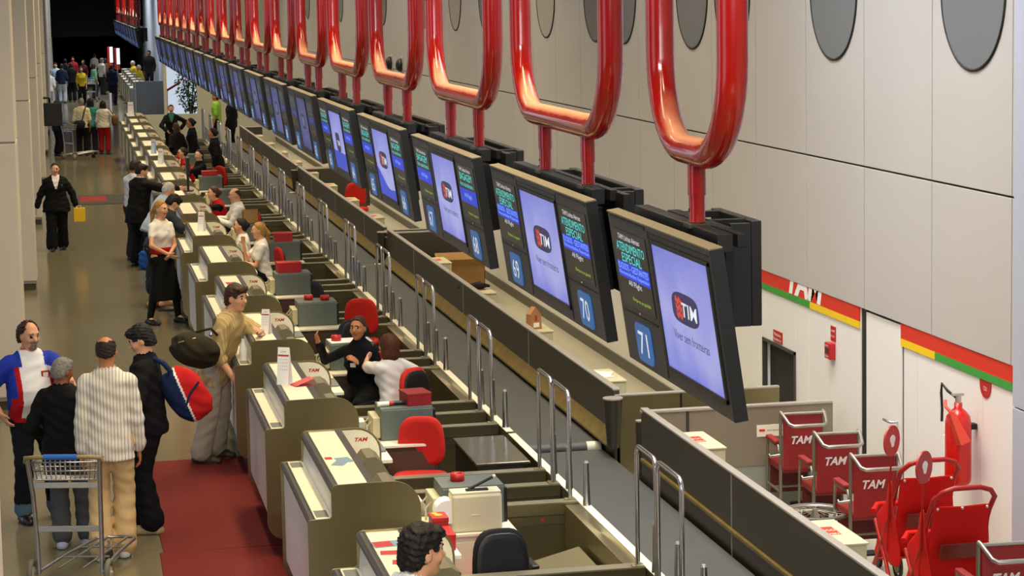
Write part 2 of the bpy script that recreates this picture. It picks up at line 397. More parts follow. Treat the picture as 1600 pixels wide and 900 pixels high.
# ---------------------------------------------------------------- main belt, barriers
BYEL = [(17.95, 6.0), (33.0, 18.9), (46.0, 33.35), (61.5, 46.3)]      # barrier far end / near end
def conveyor_line():
    labs = ['grey main baggage belt nearest the camera', 'main baggage belt section with the end roller beside the loose guide cone',
            'third main baggage belt section from the camera', 'farthest main baggage belt section']
    for k, (y1, y0) in enumerate([(19.2, 6.0), (33.2, 19.3), (46.1, 33.3), (62.7, 46.2)]):
        z = .40 if k == 0 else .45
        e = empty('baggage_belt', (4.2, y0, 0), 0, labs[k], 'conveyor belt')
        y0l, y1l = 0, y1 - y0
        MB().box((-.39, .05, z - .03), (.40, y1l, z)).build('belt', RUBBER, e)
        b = MB(); b.box((-.38, .1, 0), (.38, y1l, z - .03)); b.build('bed', STEELD, e)
        MB().cyl((-.39, .05, z - .055), (.40, .05, z - .055), .055).build('roller', RUBBER, e)
        MB().cyl((.28, .05, z - .055), (.41, .05, z - .055), .0555).build('roller_collar', CREAM, e)
        # ledge towards the desks
        MB().box((-.46, 0, 0), (-.40, y1l, .588)).build('side_ledge', STEEL, e)
        for i in range(-1, 17):
            a, c = near_y(i) + .07 - y0, near_y(i + 1) - 1.24 - y0
            if a > 0 and c < y1l + .3: MB().box((-.58, a, 0), (-.461, min(c, y1l), .588), 0, .004).build('gap_ledge', STEEL, e)
        MB().box((-.463, 0, .588), (-.395, y1l, .595)).build('white_strip', CREAM, e)
    labs = ['long steel barrier beside the red wheelchairs', 'long steel barrier behind the boards numbered 67 to 71',
            'steel barrier with the red office chair behind it', 'farthest steel barrier along the main belt']
    for k, (y1, y0) in enumerate(BYEL):
        e = empty('steel_barrier', (4.66, y1, 0), 0, labs[k], 'barrier')
        L = y1 - y0
        s = MB(); s.box((-.025, -L, 0), (.025, 0, .985)); y = -2.6
        while y > -L: s.box((-.029, y - .006, .02), (-.024, y + .006, .98), 1); y -= 3.9
        s.build('panel', [STEELD, CAP], e)
        MB().box((-.032, -L, .985), (.032, .0, 1.005), 0, .006).build('cap', CAP, e)
        if k == 0: MB().box((-.05, -L, .555), (-.02, -.05, .585), 0, .005).build('yellow_edge', YELSTRIP, e)
        else: MB().prism([(-.025, .62), (-.025, .54), (-.10, .49), (-.10, .51)], 1, -L, -.05).build('yellow_edge', YELSTRIP, e)
        # return at the far end, running to the wall
        d = 1.40 if k != 3 else .6
        if k == 0:
            MB().box((.0, -.02, .45), (1.66, .02, .955)).build('return_panel', mat('brown_panel', '8f8572', .45, .3), e)
            MB().box((.0, -.015, .05), (1.66, .015, .45)).build('lower_panel', mat('sage_panel', '8f9184', .5), e)
            MB().box((-.03, -.032, .955), (1.66, .032, .98), 0, .006).build('return_cap', CAP, e)
            MB().box((.36, -.03, .45), (.385, -.02, .955)).build('stiffener', STEELD, e)
            p = MB().box((.98, -.028, .70), (1.36, -.021, .80)).build('plate', CREAM, e)
            t = MB(); t.box((1.0, -.030, .745), (1.05, -.028, .765), 0); letters(t, 'SISTEMA DE ESTEIRAS', (1.21, -.030, .752), (1, 0, 0), (0, 0, 1), .012, .28, mi=1); t.build('plate_print', [REDS, DKGREY], p)
        else:
            MB().box((0, -.02, .1), (d, .02, .93)).build('return_panel', STEELD, e)
            MB().box((-.03, -.03, .93), (d, .03, .955), 0, .006).build('return_cap', CAP, e)
        # near-end return
        if k in (1, 2, 3):
            MB().box((0, -L, .1), (1.5, -L + .035, .93)).build('return_panel', STEEL if k == 1 else STEELD, e)
            MB().box((-.02, -L - .008, .93), (1.5, -L + .043, .95), 0, .006).build('return_cap', CAP, e)
            MB().box((.58, -L - .006, .1), (.595, -L, .93)).build('joint', BLACK, e)
    for (x, y, r1, r2, z0, z1, lab) in ((4.60, 18.80, .085, .055, .50, .93, 'tapered steel guide cone at the near end of the barrier behind board 71'),
                                        (4.66, 18.08, .04, .035, .3, .86, 'short steel guide roller at the corner of the nearest barrier'),
                                        (4.60, 33.22, .085, .055, .50, .93, 'tapered steel guide cone by the two cardboard boxes'),
                                        (4.66, 33.12, .04, .035, .3, .86, 'thin steel guide roller by the two cardboard boxes'),
                                        (4.60, 46.2, .08, .055, .5, .9, 'tapered steel guide cone near the red office chair')):
        e = empty('guide_roller', (x, y, .0), 0, lab, 'guide roller')
        MB().cyl((0, 0, z0), (0, 0, z1), r2, r1, 20).build('cone', STEELD, e)
        MB().cyl((0, 0, z1), (0, 0, z1 + .012), r1 * 1.05).build('rim', CAP, e)
        MB().box((-.012, 0, z1 - .12), (4.66 - x + .01 if x < 4.65 else .012, .13 if y < 40 else .16, z1 - .10), 0).build('bracket', STEELD, e)
conveyor_line()

MCR = mat('motor_cream', 'c9c2a0', .5, noise=.03)
def motor_boxes():
    spots = [13.92 + 3.2 * k for k in range(15)]
    src = None
    names = {0: 'cream motor housing with red label beside the red strollers', 1: 'cream motor housing with red label under board 71, below the return panel',
             2: 'cream motor housing with loose papers on it', 3: 'cream motor housing carrying the paper bag', 4: 'cream motor housing with the black gloves on it'}
    for k, y in enumerate(spots):
        if 32.4 < y < 34: continue
        if src is None:
            e = empty('motor_housing', (4.86, y, 0)); src = e
            MB().box((-.165, -.33, 0), (.165, .33, .86), 0, .012).build('casing', MCR, e)
            MB().box((-.172, -.34, .86), (.172, .34, .875), 0, .004).build('lid', MCR, e)
            l = MB().box((-.08, -.08, .875), (.08, .14, .8765), 0).build('warning_label', REDS, e)
            t = MB(); letters(t, 'PERIGO', (0, .04, .8775), (1, 0, 0), (0, 1, 0), .05, .15); letters(t, 'NÃO ABRA', (0, -.05, .8775), (1, 0, 0), (0, 1, 0), .05, .15); t.build('label_print', CREAM, l)
        else:
            e = copy_tree(src); e.location = (4.86, y, 0)
        if k in names: tag(e, names[k], 'motor housing', 'motor housings behind the barriers')
        else: tag(e, 'small cream motor housing behind the far barriers', 'motor housing', 'motor housings behind the barriers')
motor_boxes()
# ---------------------------------------------------------------- check-in desks
ORD = ['nearest', 'second', 'third', 'fourth', 'fifth', 'sixth', 'seventh', 'eighth', 'ninth', 'tenth', 'eleventh', 'twelfth', 'thirteenth', 'fourteenth', 'fifteenth', 'sixteenth', 'seventeenth']
def plate_poly(x0=1.452):
    p = [(1.60, .16)] + [(1.452 + .13 - .13 * math.sin(a), .30 - .14 * math.cos(a)) for a in [PI / 2 * t / 6 for t in range(7)]]
    p = [(2.21, .0), (1.66, .0), (1.66, .16)] + p
    p += arc((1.472, 1.04), .02, PI, PI / 2, 3) + [(1.60, 1.062), (1.612, 1.075)]
    p += [(1.612, 1.235)] + arc((1.652, 1.245), .04, PI, PI / 2, 4)
    p += [(2.02, 1.288)] + arc((2.02, 1.098), .19, PI / 2, 0, 8)
    return p
def make_desk():
    r = empty('check_in_desk', (0, 0, 0))
    L = 1.92
    b = MB()
    b.prism([(1.66, 0), (1.88, 0), (1.88, 1.262), (1.64, 1.262), (1.62, 1.055), (1.475, 1.035), (1.475, .32), (1.52, .2), (1.60, .165), (1.66, .16)], 1, .022, L - .022, 0)
    b.build('cabinet', WHITEL, r)
    MB().box((1.66, .03, 0), (1.70, L - .03, .16)).build('kick_board', BLACKM, r)
    MB().prism(plate_poly(), 1, 0, .02, 0).build('end_panel', STEEL, r)
    MB().prism(plate_poly(), 1, L - .02, L, 0).build('end_panel', STEEL, r)
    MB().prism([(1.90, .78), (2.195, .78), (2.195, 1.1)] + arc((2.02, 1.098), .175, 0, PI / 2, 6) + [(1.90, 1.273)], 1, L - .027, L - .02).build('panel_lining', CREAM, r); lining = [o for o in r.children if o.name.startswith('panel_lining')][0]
    st = MB(); letters(st, 'TAM', (2.06, L - .0275, 1.20), (1, 0, 0), (0, 0, 1), .03, .10, shear=.3, bold=.04); st.build('sticker', REDPL, lining)
    # ledges
    lo = MB().box((1.505, .024, 1.048), (1.612, L - .024, 1.062), 0, .003).build('lower_ledge', CREAM, r)
    MB().box((1.515, .06, 1.061), (1.60, .26, 1.0635)).build('ticket_plate', GREYP, lo)
    MB().box((1.515, L - .24, 1.061), (1.60, L - .06, 1.0635)).build('ticket_plate', GREYP, lo)
    MB().box((1.665, .024, 1.26), (1.862, L - .024, 1.276), 0, .003).build('upper_ledge', CREAM, r)
    MB().box((1.862, .024, 1.255), (1.915, L - .024, 1.28), 0, .006).build('dark_trim', DKGREY, r)
    for (x, z, rr) in ((1.482, 1.035, .028), (1.643, 1.243, .034)):
        MB().tube([(x, .024, z), (x, L - .024, z)], rr, 12).build('bumper', DKGREY, r)
    # clerk side
    MB().box((1.88, .03, .72), (2.48, L - .03, .752), 0, .005).build('worktop', CREAM, r)
    MB().box((1.885, .03, .0), (2.16, L - .03, .72)).build('drawer_unit', STEELD, r)
    for k, y in enumerate((.52, 1.38)):
        h = MB()
        h.prism([(1.96, .752), (2.31, .752), (2.26, .82), (2.155, 1.08), (2.12, 1.17), (2.07, 1.205), (2.01, 1.20), (1.96, 1.14)], 1, y - .17, y + .17)
        mo = h.build('monitor_hood', mat('hood_olive', '6a6650', .5), r)
        u = Vector((-.105, 0, .26)).normalized(); n = Vector((.26, 0, .105)).normalized(); c = Vector((2.2075, y, .95)) + n * .004
        q = [c + Vector((0, sy * .145, 0)) + u * sz * .125 for sy, sz in ((-1, -1), (1, -1), (1, 1), (-1, 1))]
        s = MB(); s.add(q + [p + n * .01 for p in q], [[0, 1, 5, 4], [1, 2, 6, 5], [2, 3, 7, 6], [3, 0, 4, 7], [4, 5, 6, 7]]); s.build('screen', BLACK, mo)
        MB().box((2.33, y - .2, .752), (2.47, y + .2, .772), 0, .006).build('keyboard', GREYP, r)
    return r
DESKX = {0: 'check-in desk closest to the camera, half hidden by the dark-haired man', 1: 'white and steel check-in desk with leaflets scattered on its upper ledge',
         2: 'white and steel check-in desk with the tall white calendar and the open red card', 3: 'check-in desk the man in the beige striped shirt leans on',
         4: 'check-in desk with a blue and red leaflet, right behind the beige-shirted man', 5: 'check-in desk between the ponytailed clerk and the walking blonde woman',
         6: 'check-in desk on which the dark-shirted man leans with a white calendar', 7: 'check-in desk where the balding clerk sits'}
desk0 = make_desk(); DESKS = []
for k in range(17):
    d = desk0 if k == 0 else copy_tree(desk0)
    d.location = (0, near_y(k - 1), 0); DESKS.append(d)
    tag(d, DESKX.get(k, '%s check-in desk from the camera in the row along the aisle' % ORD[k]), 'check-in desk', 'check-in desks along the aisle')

# ---------------------------------------------------------------- cross conveyors between the desks
def make_bay():
    r = empty('bag_conveyor', (0, 0, 0))
    for k, (y, full) in enumerate(((0, 0), (-.545, 0), (-1.17, 1))):
        x0 = 1.62
        b = MB()
        b.box((x0, y - .055, .44), (3.73, y + .055, .60), 0, .004)
        b.box((x0 + .01, y - .06, .505), (3.72, y - .05, .515), 1)
        bm = b.build('side_beam', [STEEL, STEELD], r)
        MB().box((x0, y - .06, .60), (3.73, y + .06, .606)).build('beam_cap', BCAP, bm)
        MB().cyl((3.45, y - .059, .475), (3.45, y - .055, .475), .013).build('reflector', REDPL, bm)
        MB().box((x0 + .02, y - .05, .04), (3.72, y + (.03 if full else .05), .44)).build('side_skirt', STEEL if full else STEELD, bm)
    for a, c in ((-.49, -.055), (-1.115, -.60)):
        MB().box((1.58, a, .30), (3.73, c, .36), 0, .01).build('belt', RUBBER, r)
        MB().box((1.60, a + .02, .0), (3.45, c - .02, .30)).build('bed', STEELD, r)
    return r
bay0 = make_bay()
BAYL = ['bag conveyor beams nearest the camera, ahead of the desk with scattered leaflets', 'bag conveyor beams in front of the desk with the tall calendar',
        'bag conveyor beams behind the brown-haired clerk in white', 'bag conveyor beams behind the black and red office chairs']
for k in range(16):
    d = bay0 if k == 0 else copy_tree(bay0)
    d.location = (0, near_y(k), 0)
    tag(d, BAYL[k] if k < 4 else '%s set of three bag conveyor beams counted from the camera' % ORD[k], 'bag conveyor', 'bag conveyors between the desks')

def rail_path(y0, y1):
    z1 = 1.44; r = .07
    p = [(0, y0, .612)] + [(0, y0 + r - r * math.cos(a), z1 - r + r * math.sin(a)) for a in [PI / 2 * t / 5 for t in range(6)]]
    return p + [(0, y1 - r + r * math.sin(a), z1 - r + r * math.cos(a)) for a in [PI / 2 * t / 5 for t in range(6)]] + [(0, y1, .612)]
def make_rail(w):
    r = empty('hoop_rail', (0, 0, 0))
    MB().tube(rail_path(0, w), .0165, 10).build('hoop', CHROME, r)
    for y in (0, w):
        MB().box((-.045, y - .03, .606), (.04, y + .03, .615), 0, .004).build('foot_plate', STEEL, r)
    return r
rA, rB = make_rail(.50), make_rail(.58)
stub0 = empty('stub_post', (0, 0, 0))
MB().cyl((0, 0, .0), (0, 0, .33), .030, .020, 14).build('post', CHROME, stub0)
MB().cyl((0, 0, .33), (0, 0, .345), .020, .014, 14).build('post_cap', CAP, stub0)
first = True
for k in range(16):
    y = near_y(k)
    for j, (src, yy, lab) in enumerate(((rA, y - .52, 'farther'), (rB, y - 1.145, 'nearer'))):
        o = src if k == 0 else copy_tree(src)
        o.location = (3.685, yy, 0)
        tag(o, 'the %s bent steel hoop of the %s pair of rails from the camera' % (lab, ORD[k]), 'rail', 'steel hoop rails beside the main belt')
    for j, yy in enumerate((y + .0, y - .56, y - 1.16)):
        o = stub0 if first else copy_tree(stub0); first = False
        o.location = (3.77, yy - .18, .595)
        tag(o, '%s tapered steel stub post of the %s trio from the camera' % (['farthest', 'middle', 'closest'][j], ORD[k]), 'post', 'tapered stub posts beside the main belt')

# ---------------------------------------------------------------- office chairs
def make_chair(name, cloth, back_cloth, arms=False):
    r = empty(name)
    def pad(w, d, t, zc, tilt, yc, m, nm, taper=.0, h=None):
        b = MB(); n = 28; vs = []; fs = []
        rings = [(-.5, .80), (-.42, .96), (-.2, 1.0), (.2, 1.0), (.42, .96), (.5, .80)]
        for z, sc in rings:
            for k in range(n):
                a = 2 * PI * k / n; c, s_ = math.cos(a), math.sin(a)
                e = 2 / 3.2
                x = math.copysign(abs(c) ** e, c) * w / 2 * sc; y = math.copysign(abs(s_) ** e, s_) * d / 2 * sc
                x *= 1 - taper * (y / d + .5)
                vs.append((x, y, z * t))
        for i in range(len(rings) - 1):
            for k in range(n): fs.append([i * n + k, i * n + (k + 1) % n, (i + 1) * n + (k + 1) % n, (i + 1) * n + k])
        M = Matrix.Translation((0, yc, zc)) @ Matrix.Rotation(tilt, 4, 'X')
        b.M = M; b.add(vs, fs, 0, True); b.add(vs[:n], [list(range(n))[::-1]], 0, True); b.add(vs[-n:], [list(range(n))], 0, True)
        return b.build(nm, m, r)
    pad(.46, .44, .075, .47, 0, .02, cloth, 'seat')
    pad(.43, .44, .06, .74, PI / 2 - .10, -.23, back_cloth, 'backrest', .16)
    pad(.40, .40, .02, .735, PI / 2 - .10, -.268, BLACK, 'back_shell', .16)
    MB().tube([(0, -.02, .42), (0, -.25, .42), (0, -.30, .48), (0, -.285, .68)], .022).build('back_bar', BLACKM, r)
    MB().cyl((0, 0, .12), (0, 0, .44), .028).build('gas_column', BLACKM, r)
    for k in range(5):
        a = 2 * PI * k / 5 + .3; p = Vector((math.cos(a), math.sin(a), 0))
        lg = MB().tube([(0, 0, .12), tuple(p * .13 + Vector((0, 0, .115))), tuple(p * .27 + Vector((0, 0, .075)))], .02).build('base_leg', BLACKM, r)
        MB().ball(tuple(p * .27 + Vector((0, 0, .03))), (.03, .03, .03), 10).build('caster', BLACK, lg)
    if arms:
        for s_ in (-1, 1):
            MB().tube([(s_ * .20, .0, .45), (s_ * .27, .0, .46), (s_ * .28, .0, .62)], .014).build('arm_post', BLACKM, r)
            MB().box((s_ * .28 - .03, -.12, .62), (s_ * .28 + .03, .14, .65), 0, .012).build('arm_pad', BLACK, r)
    return r
BLUEF = mat('navy_fabric', '1a1d2c', .9, bump=.15, bscale=300)
ch_red = make_chair('office_chair', REDF, REDF); ch_blk = make_chair('office_chair', REDF, BLKF, True); ch_navy = make_chair('office_chair', REDF, BLUEF)
used = set()
def put_chair(src, x, y, rz, label, z=0):
    o = src if src.name not in used else copy_tree(src)
    used.add(src.name); o.location = (x, y, z); o.rotation_euler = (0, 0, rz)
    tag(o, label, 'chair', 'clerks\' office chairs')
    return o
R = math.radians
put_chair(ch_blk, 2.77, 14.90, R(4), 'black-backed office chair with red seat at the bottom edge by the desk', -.10)
put_chair(ch_red, 2.78, 18.15, R(168), 'bright red empty office chair at the desk with scattered leaflets')
put_chair(ch_red, 3.24, 25.62, R(165), 'red office chair behind the grey printer with red tape rolls')
put_chair(ch_navy, 2.92, 24.38, R(20), 'black-backed office chair standing behind the clerk in the black turtleneck')
put_chair(ch_navy, 2.76, 27.6, R(100), 'dark blue and red office chair turned sideways near the ponytailed clerk')
put_chair(ch_red, 5.30, 41.8, R(175), 'red office chair standing alone behind the barrier by the wall')
put_chair(ch_red, 2.95, 47.3, R(120), 'red office chair behind the clerk in black and red')
put_chair(ch_red, 2.82, 21.72, R(125), 'red chair under the smiling clerk in the black turtleneck')
put_chair(ch_red, 3.0, 20.97, R(40), 'red chair on which the brown-haired clerk in white sits')
put_chair(ch_red, 2.66, 31.5, R(100), 'red chair under the ponytailed clerk in a white shirt')
put_chair(ch_red, 2.49, 32.2, R(95), 'red chair of the dark-haired clerk behind the ponytailed one')
put_chair(ch_red, 2.82, 37.0, R(95), 'red chair under the balding clerk in a white shirt')
put_chair(ch_red, 2.66, 38.05, R(95), 'red chair of the clerk in the red vest with black sleeves')
put_chair(ch_navy, 2.95, 56.6, R(75), 'dark office chair in the distance by the seated long-haired clerk')

# ---------------------------------------------------------------- printer cabinets and printers
cab0 = empty('printer_cabinet')
MB().box((2.50, .0, .0), (2.97, .74, .70), 0, .006).build('carcass', mat('dark_wood', '4a392a', .4, noise=.1), cab0)
MB().box((2.49, -.02, .70), (3.0, .75, .725), 0, .005).build('cabinet_top', CREAM, cab0)
MB().box((2.53, -.008, .05), (2.94, .0, .66), 0, .002).build('door', MATS['dark_wood'], cab0)
cabc = empty('printer_cabinet')
MB().box((2.50, .0, .0), (2.97, .92, .70), 0, .006).build('carcass', CREAM, cabc)
MB().box((2.49, -.02, .70), (3.0, .94, .725), 0, .005).build('cabinet_top', CREAM, cabc)
MB().box((2.53, -.008, .05), (2.94, .0, .66), 0, .002).build('door', CREAM, cabc)
prn0 = empty('boarding_pass_printer')
MB().box((-.225, -.19, 0), (.225, .19, .27), 0, .012).build('casing', PRINT, prn0)
m = MB(); m.prism([(-.19, .20), (.19, .20), (.185, .275), (-.185, .275)], 0, -.222, .222); m.build('lid', PRINT, prn0)
MB().box((-.29, -.17, .02), (-.225, .17, .20), 0, .008).build('paper_feed', mat('feed_cream', 'b9b392', .5), prn0)
MB().box((.225, -.175, .0), (.25, .175, .25), 0, .006).build('back_cover', BLACK, prn0)
for kk in range(2): MB().tube([(-.29, -.10 + .18 * kk, .16), (-.33, -.10 + .18 * kk, .12), (-.33, -.09 + .18 * kk, .03)], .008).build('paper_guide', mat('feed_cream', 'b9b392', .5), prn0)
pl = {0: 'grey boarding pass printer with a red tape roll on top, behind the beige printer', 1: 'grey printer carrying the dark red box and the black rod',
      2: 'grey printer behind the smiling clerk, with a red tape roll and papers', 3: 'grey printer with red tape rolls by the red chair back',
      4: 'grey printer under the red file box, by the navy chair', 5: 'grey printer beside the ponytailed clerk'}
CY = {1: .73, 2: 1.22, 3: 1.15, 4: .73, 5: 1.20}
for k in (0, 1, 2, 3, 4, 5, 6, 8, 9, 11):
    y = near_y(k); cy = y + (CY.get(k, .73) if k else .72); dx = .25 if k == 5 else 0
    c = cabc if k == 0 else cab0 if k == 1 else copy_tree(cab0); c.location = (dx, cy, 0)
    tag(c, 'low printer cabinet with pale top at the %s desk from the camera' % ORD[k + 1], 'cabinet', 'printer cabinets behind the desks')
    p = prn0 if k == 0 else copy_tree(prn0); p.location = (2.735 + dx, y + 1.16 if k == 0 else cy + .37, .7255)
    tag(p, pl.get(k, 'small grey printer behind the %s desk from the camera' % ORD[k + 1]), 'printer', 'grey boarding pass printers')
# beige printer with black lever
bp = empty('bag_tag_printer', (2.71, 15.25, .7255), 0, 'beige bag tag printer with a raised black lever', 'printer')
MB().box((-.17, -.085, 0), (.19, .085, .27), 0, .02).build('casing', BEIGEP, bp)
MB().box((-.165, -.075, .265), (.185, .08, .285), 0, .006).build('lid', BEIGEP, bp)
MB().cyl((-.20, .07, .15), (-.20, -.07, .15), .085, seg=24).build('label_roll', WHITE, bp)
MB().box((-.06, -.045, .283), (.10, .0, .298), 0, .004).tube([(-.04, -.02, .295), (.04, -.02, .33), (.14, -.02, .375)], .011).build('lever', BLACK, bp)
MB().ball((.145, -.02, .378), .014).build('lever_knob', CREAM, bp)
MB().box((-.03, -.088, .12), (.03, -.084, .126)).build('mark', CREAM, bp)

# steel deck and open well beside the belt
e = empty('steel_deck', (0, 0, 0), 0, 'flat shiny steel deck beside the belt behind the red office chair', 'deck')
MB().box((3.20, 17.86, .60), (3.66, 19.0, .625), 0, .006).build('deck_top', mat('polished_deck', 'a59f90', .16, .9), e)
MB().box((3.22, 17.88, .0), (3.60, 18.98, .60)).build('deck_base', STEELD, e)
e = empty('belt_chute', (0, 0, 0), 0, 'sloping chute with a rounded front roller in the well by the black-backed chair', 'chute')
MB().prism([(3.10, .30), (3.58, .42), (3.58, .38), (3.10, .26)], 1, 14.55, 15.75).build('slope', mat('olive_rubber', '6d6444', .5), e)
MB().cyl((3.10, 14.55, .27), (3.10, 15.75, .27), .05, seg=18).build('front_roller', STEEL, e)
MB().box((3.12, 14.55, .0), (3.16, 15.75, .22)).build('front_board', CREAM, e)
MB().box((3.5, 14.6, 0), (3.57, 15.7, .38)).build('rear_support', STEELD, e)
# ---------------------------------------------------------------- flight boards and red hoops
def screen_mat(name, c1, c2, c3, es):
    m = bpy.data.materials.new(name); m.use_nodes = True; nt = m.node_tree; b = nt.nodes['Principled BSDF']
    b.inputs['Base Color'].default_value = (.02, .02, .03, 1); b.inputs['Roughness'].default_value = .25
    tc = nt.nodes.new('ShaderNodeTexCoord'); sp = nt.nodes.new('ShaderNodeSeparateXYZ'); nt.links.new(tc.outputs['Object'], sp.inputs[0])
    n = nt.nodes.new('ShaderNodeTexNoise'); n.inputs['Scale'].default_value = 2.2; nt.links.new(tc.outputs['Object'], n.inputs['Vector'])
    ad = nt.nodes.new('ShaderNodeMath'); ad.operation = 'MULTIPLY_ADD'; ad.inputs[1].default_value = .55; nt.links.new(n.outputs[0], ad.inputs[0])
    m2 = nt.nodes.new('ShaderNodeMath'); m2.operation = 'MULTIPLY'; m2.inputs[1].default_value = .95; nt.links.new(sp.outputs['Z'], m2.inputs[0]); nt.links.new(m2.outputs[0], ad.inputs[2])
    r = nt.nodes.new('ShaderNodeValToRGB'); e = r.color_ramp.elements
    e[0].position = .25; e[0].color = lin(c1); e[1].position = .95; e[1].color = lin(c3)
    x = r.color_ramp.elements.new(.6); x.color = lin(c2)
    nt.links.new(ad.outputs[0], r.inputs[0]); nt.links.new(r.outputs[0], b.inputs['Emission Color']); b.inputs['Emission Strength'].default_value = es
    return m
ADV = screen_mat('advert_screen', '5d6ae8', 'b3b9fb', '7f88ea', .8); ADV2 = screen_mat('advert_screen_dim', '2a3aa0', '5a68b8', '3c4a98', .5)
BOARD = mat('board_charcoal', '3a3936', .45)
BTOP = mat('board_rim', '6f6650', .5)
INFO = mat('info_screen', '1d1d1c', .3, emit=.35)
def glow(n, c, e): return mat(n, c, .4, emit=e)
CYAN = glow('text_cyan', '52d6d2', .8); BLUEB = glow('band_blue', '2440d8', .6); LBLUE = glow('text_light_blue', '7fb0f0', .8)
TWHITE = glow('text_white', 'd6dce4', .7); TGREEN = glow('text_green', '9ccb3c', .7)
NUMB = glow('number_blue', '2f62a0', .55); NUMW = glow('number_white', 'e2eaf2', .6)
LOGOP = glow('logo_purple', '2f2c58', .6); LOGOR = glow('logo_red', 'c8442c', .7)
DARKB = glow('text_navy', '23285e', .5)
DTXT = glow('text_dim', '6a7ca0', .5); DBAND = glow('band_dim', '24347c', .5)
BH = .735                                                                  # board height, v axis up; u axis = -Y, n = towards passengers
def rrect(u0, v0, u1, v1, r, n=4):
    p = []
    for (cx, cy, a0) in ((u1 - r, v1 - r, 0), (u0 + r, v1 - r, PI / 2), (u0 + r, v0 + r, PI), (u1 - r, v0 + r, 3 * PI / 2)):
        p += [(cx + r * math.cos(a0 + PI / 2 * i / n), cy + r * math.sin(a0 + PI / 2 * i / n)) for i in range(n + 1)]
    return p
def plate(mb, poly, d0, d1, mi=0):
    """poly in (u, v); local frame: x = depth (n = -x), y = -u, z = v"""
    mb.prism([(-u, v) for u, v in poly], 0, -d1, -d0, mi)
def rect(u0, v0, u1, v1): return [(u0, v0), (u1, v0), (u1, v1), (u0, v1)]
UX, UZ = (0, -1, 0), (0, 0, 1)
def info_bay(root, u0, w, num, kind):
    s = MB(); plate(s, rect(u0 + .03 * w, .395 * BH, u0 + .97 * w, .905 * BH), .001, .004)
    so = s.build('info_screen', INFO, root)
    f = MB(); plate(f, rect(u0, .965 * BH, u0 + w, .985 * BH), .001, .005, 0); plate(f, rect(u0, .345 * BH, u0 + w, .352 * BH), .001, .006, 0)
    f.build('bay_groove', BLACK, root)
    c = u0 + w / 2; P = lambda u, v, d=.006: (-d, -u, v * BH)
    lines = [('TAM Linhas Aéreas', c - .01 * w, .862, .026, .62, TWHITE)]
    if kind == 0:
        lines += [('ATENDIMENTO', c, .795, .044, .80, CYAN), ('ESPECIAL', c, .725, .044, .56, CYAN), ('IDOSOS - GESTANTES', c, .66, .032, .86, LBLUE), ('Necessidades Especiais', c, .612, .026, .86, LBLUE), ('All Flight', c, .555, .034, .38, TWHITE)]
        b0, b1 = .585, .69
    else:
        lines += [('BAGAGEM', c, .795, .050, .66, CYAN), ('Auto atendimento', c, .725, .032, .72, CYAN), ('All Flight', c, .615, .038, .42, LBLUE)]
        b0, b1 = .55, .68
    lines.append(('Dirija-se ao guichê', c + .12 * w, .455, .022, .5, TGREEN))
    if kind < 2:
        for tx, cu, cv, hh, ww, mm in lines:
            t = MB(); letters(t, tx, P(cu, cv), UX, UZ, hh, w * ww); t.build('text_line', mm, so)
    else:
        t = MB()
        for tx, cu, cv, hh, ww, mm in lines: letters(t, tx, P(cu, cv), UX, UZ, hh, w * ww)
        t.build('info_text', DTXT, so)
    bb = MB(); plate(bb, rect(u0 + .05 * w, b0 * BH, u0 + .95 * w, b1 * BH), .004, .0055); bb.build('blue_band', BLUEB if kind < 2 else DBAND, so)
    n = MB(); plate(n, rrect(u0 + w * .30, .045 * BH, u0 + w * .72, .30 * BH, .035), .001, .009)
    no = n.build('number_sign', NUMB, root)
    n2 = MB(); letters(n2, str(num), P(u0 + w * .51, .172, .010), UX, UZ, .115, w * .26); n2.build('numeral', NUMW, no)
    MB().ball(P(c, .37, .004), (.004, .007, .007), 8).build('sensor', CAP, root)
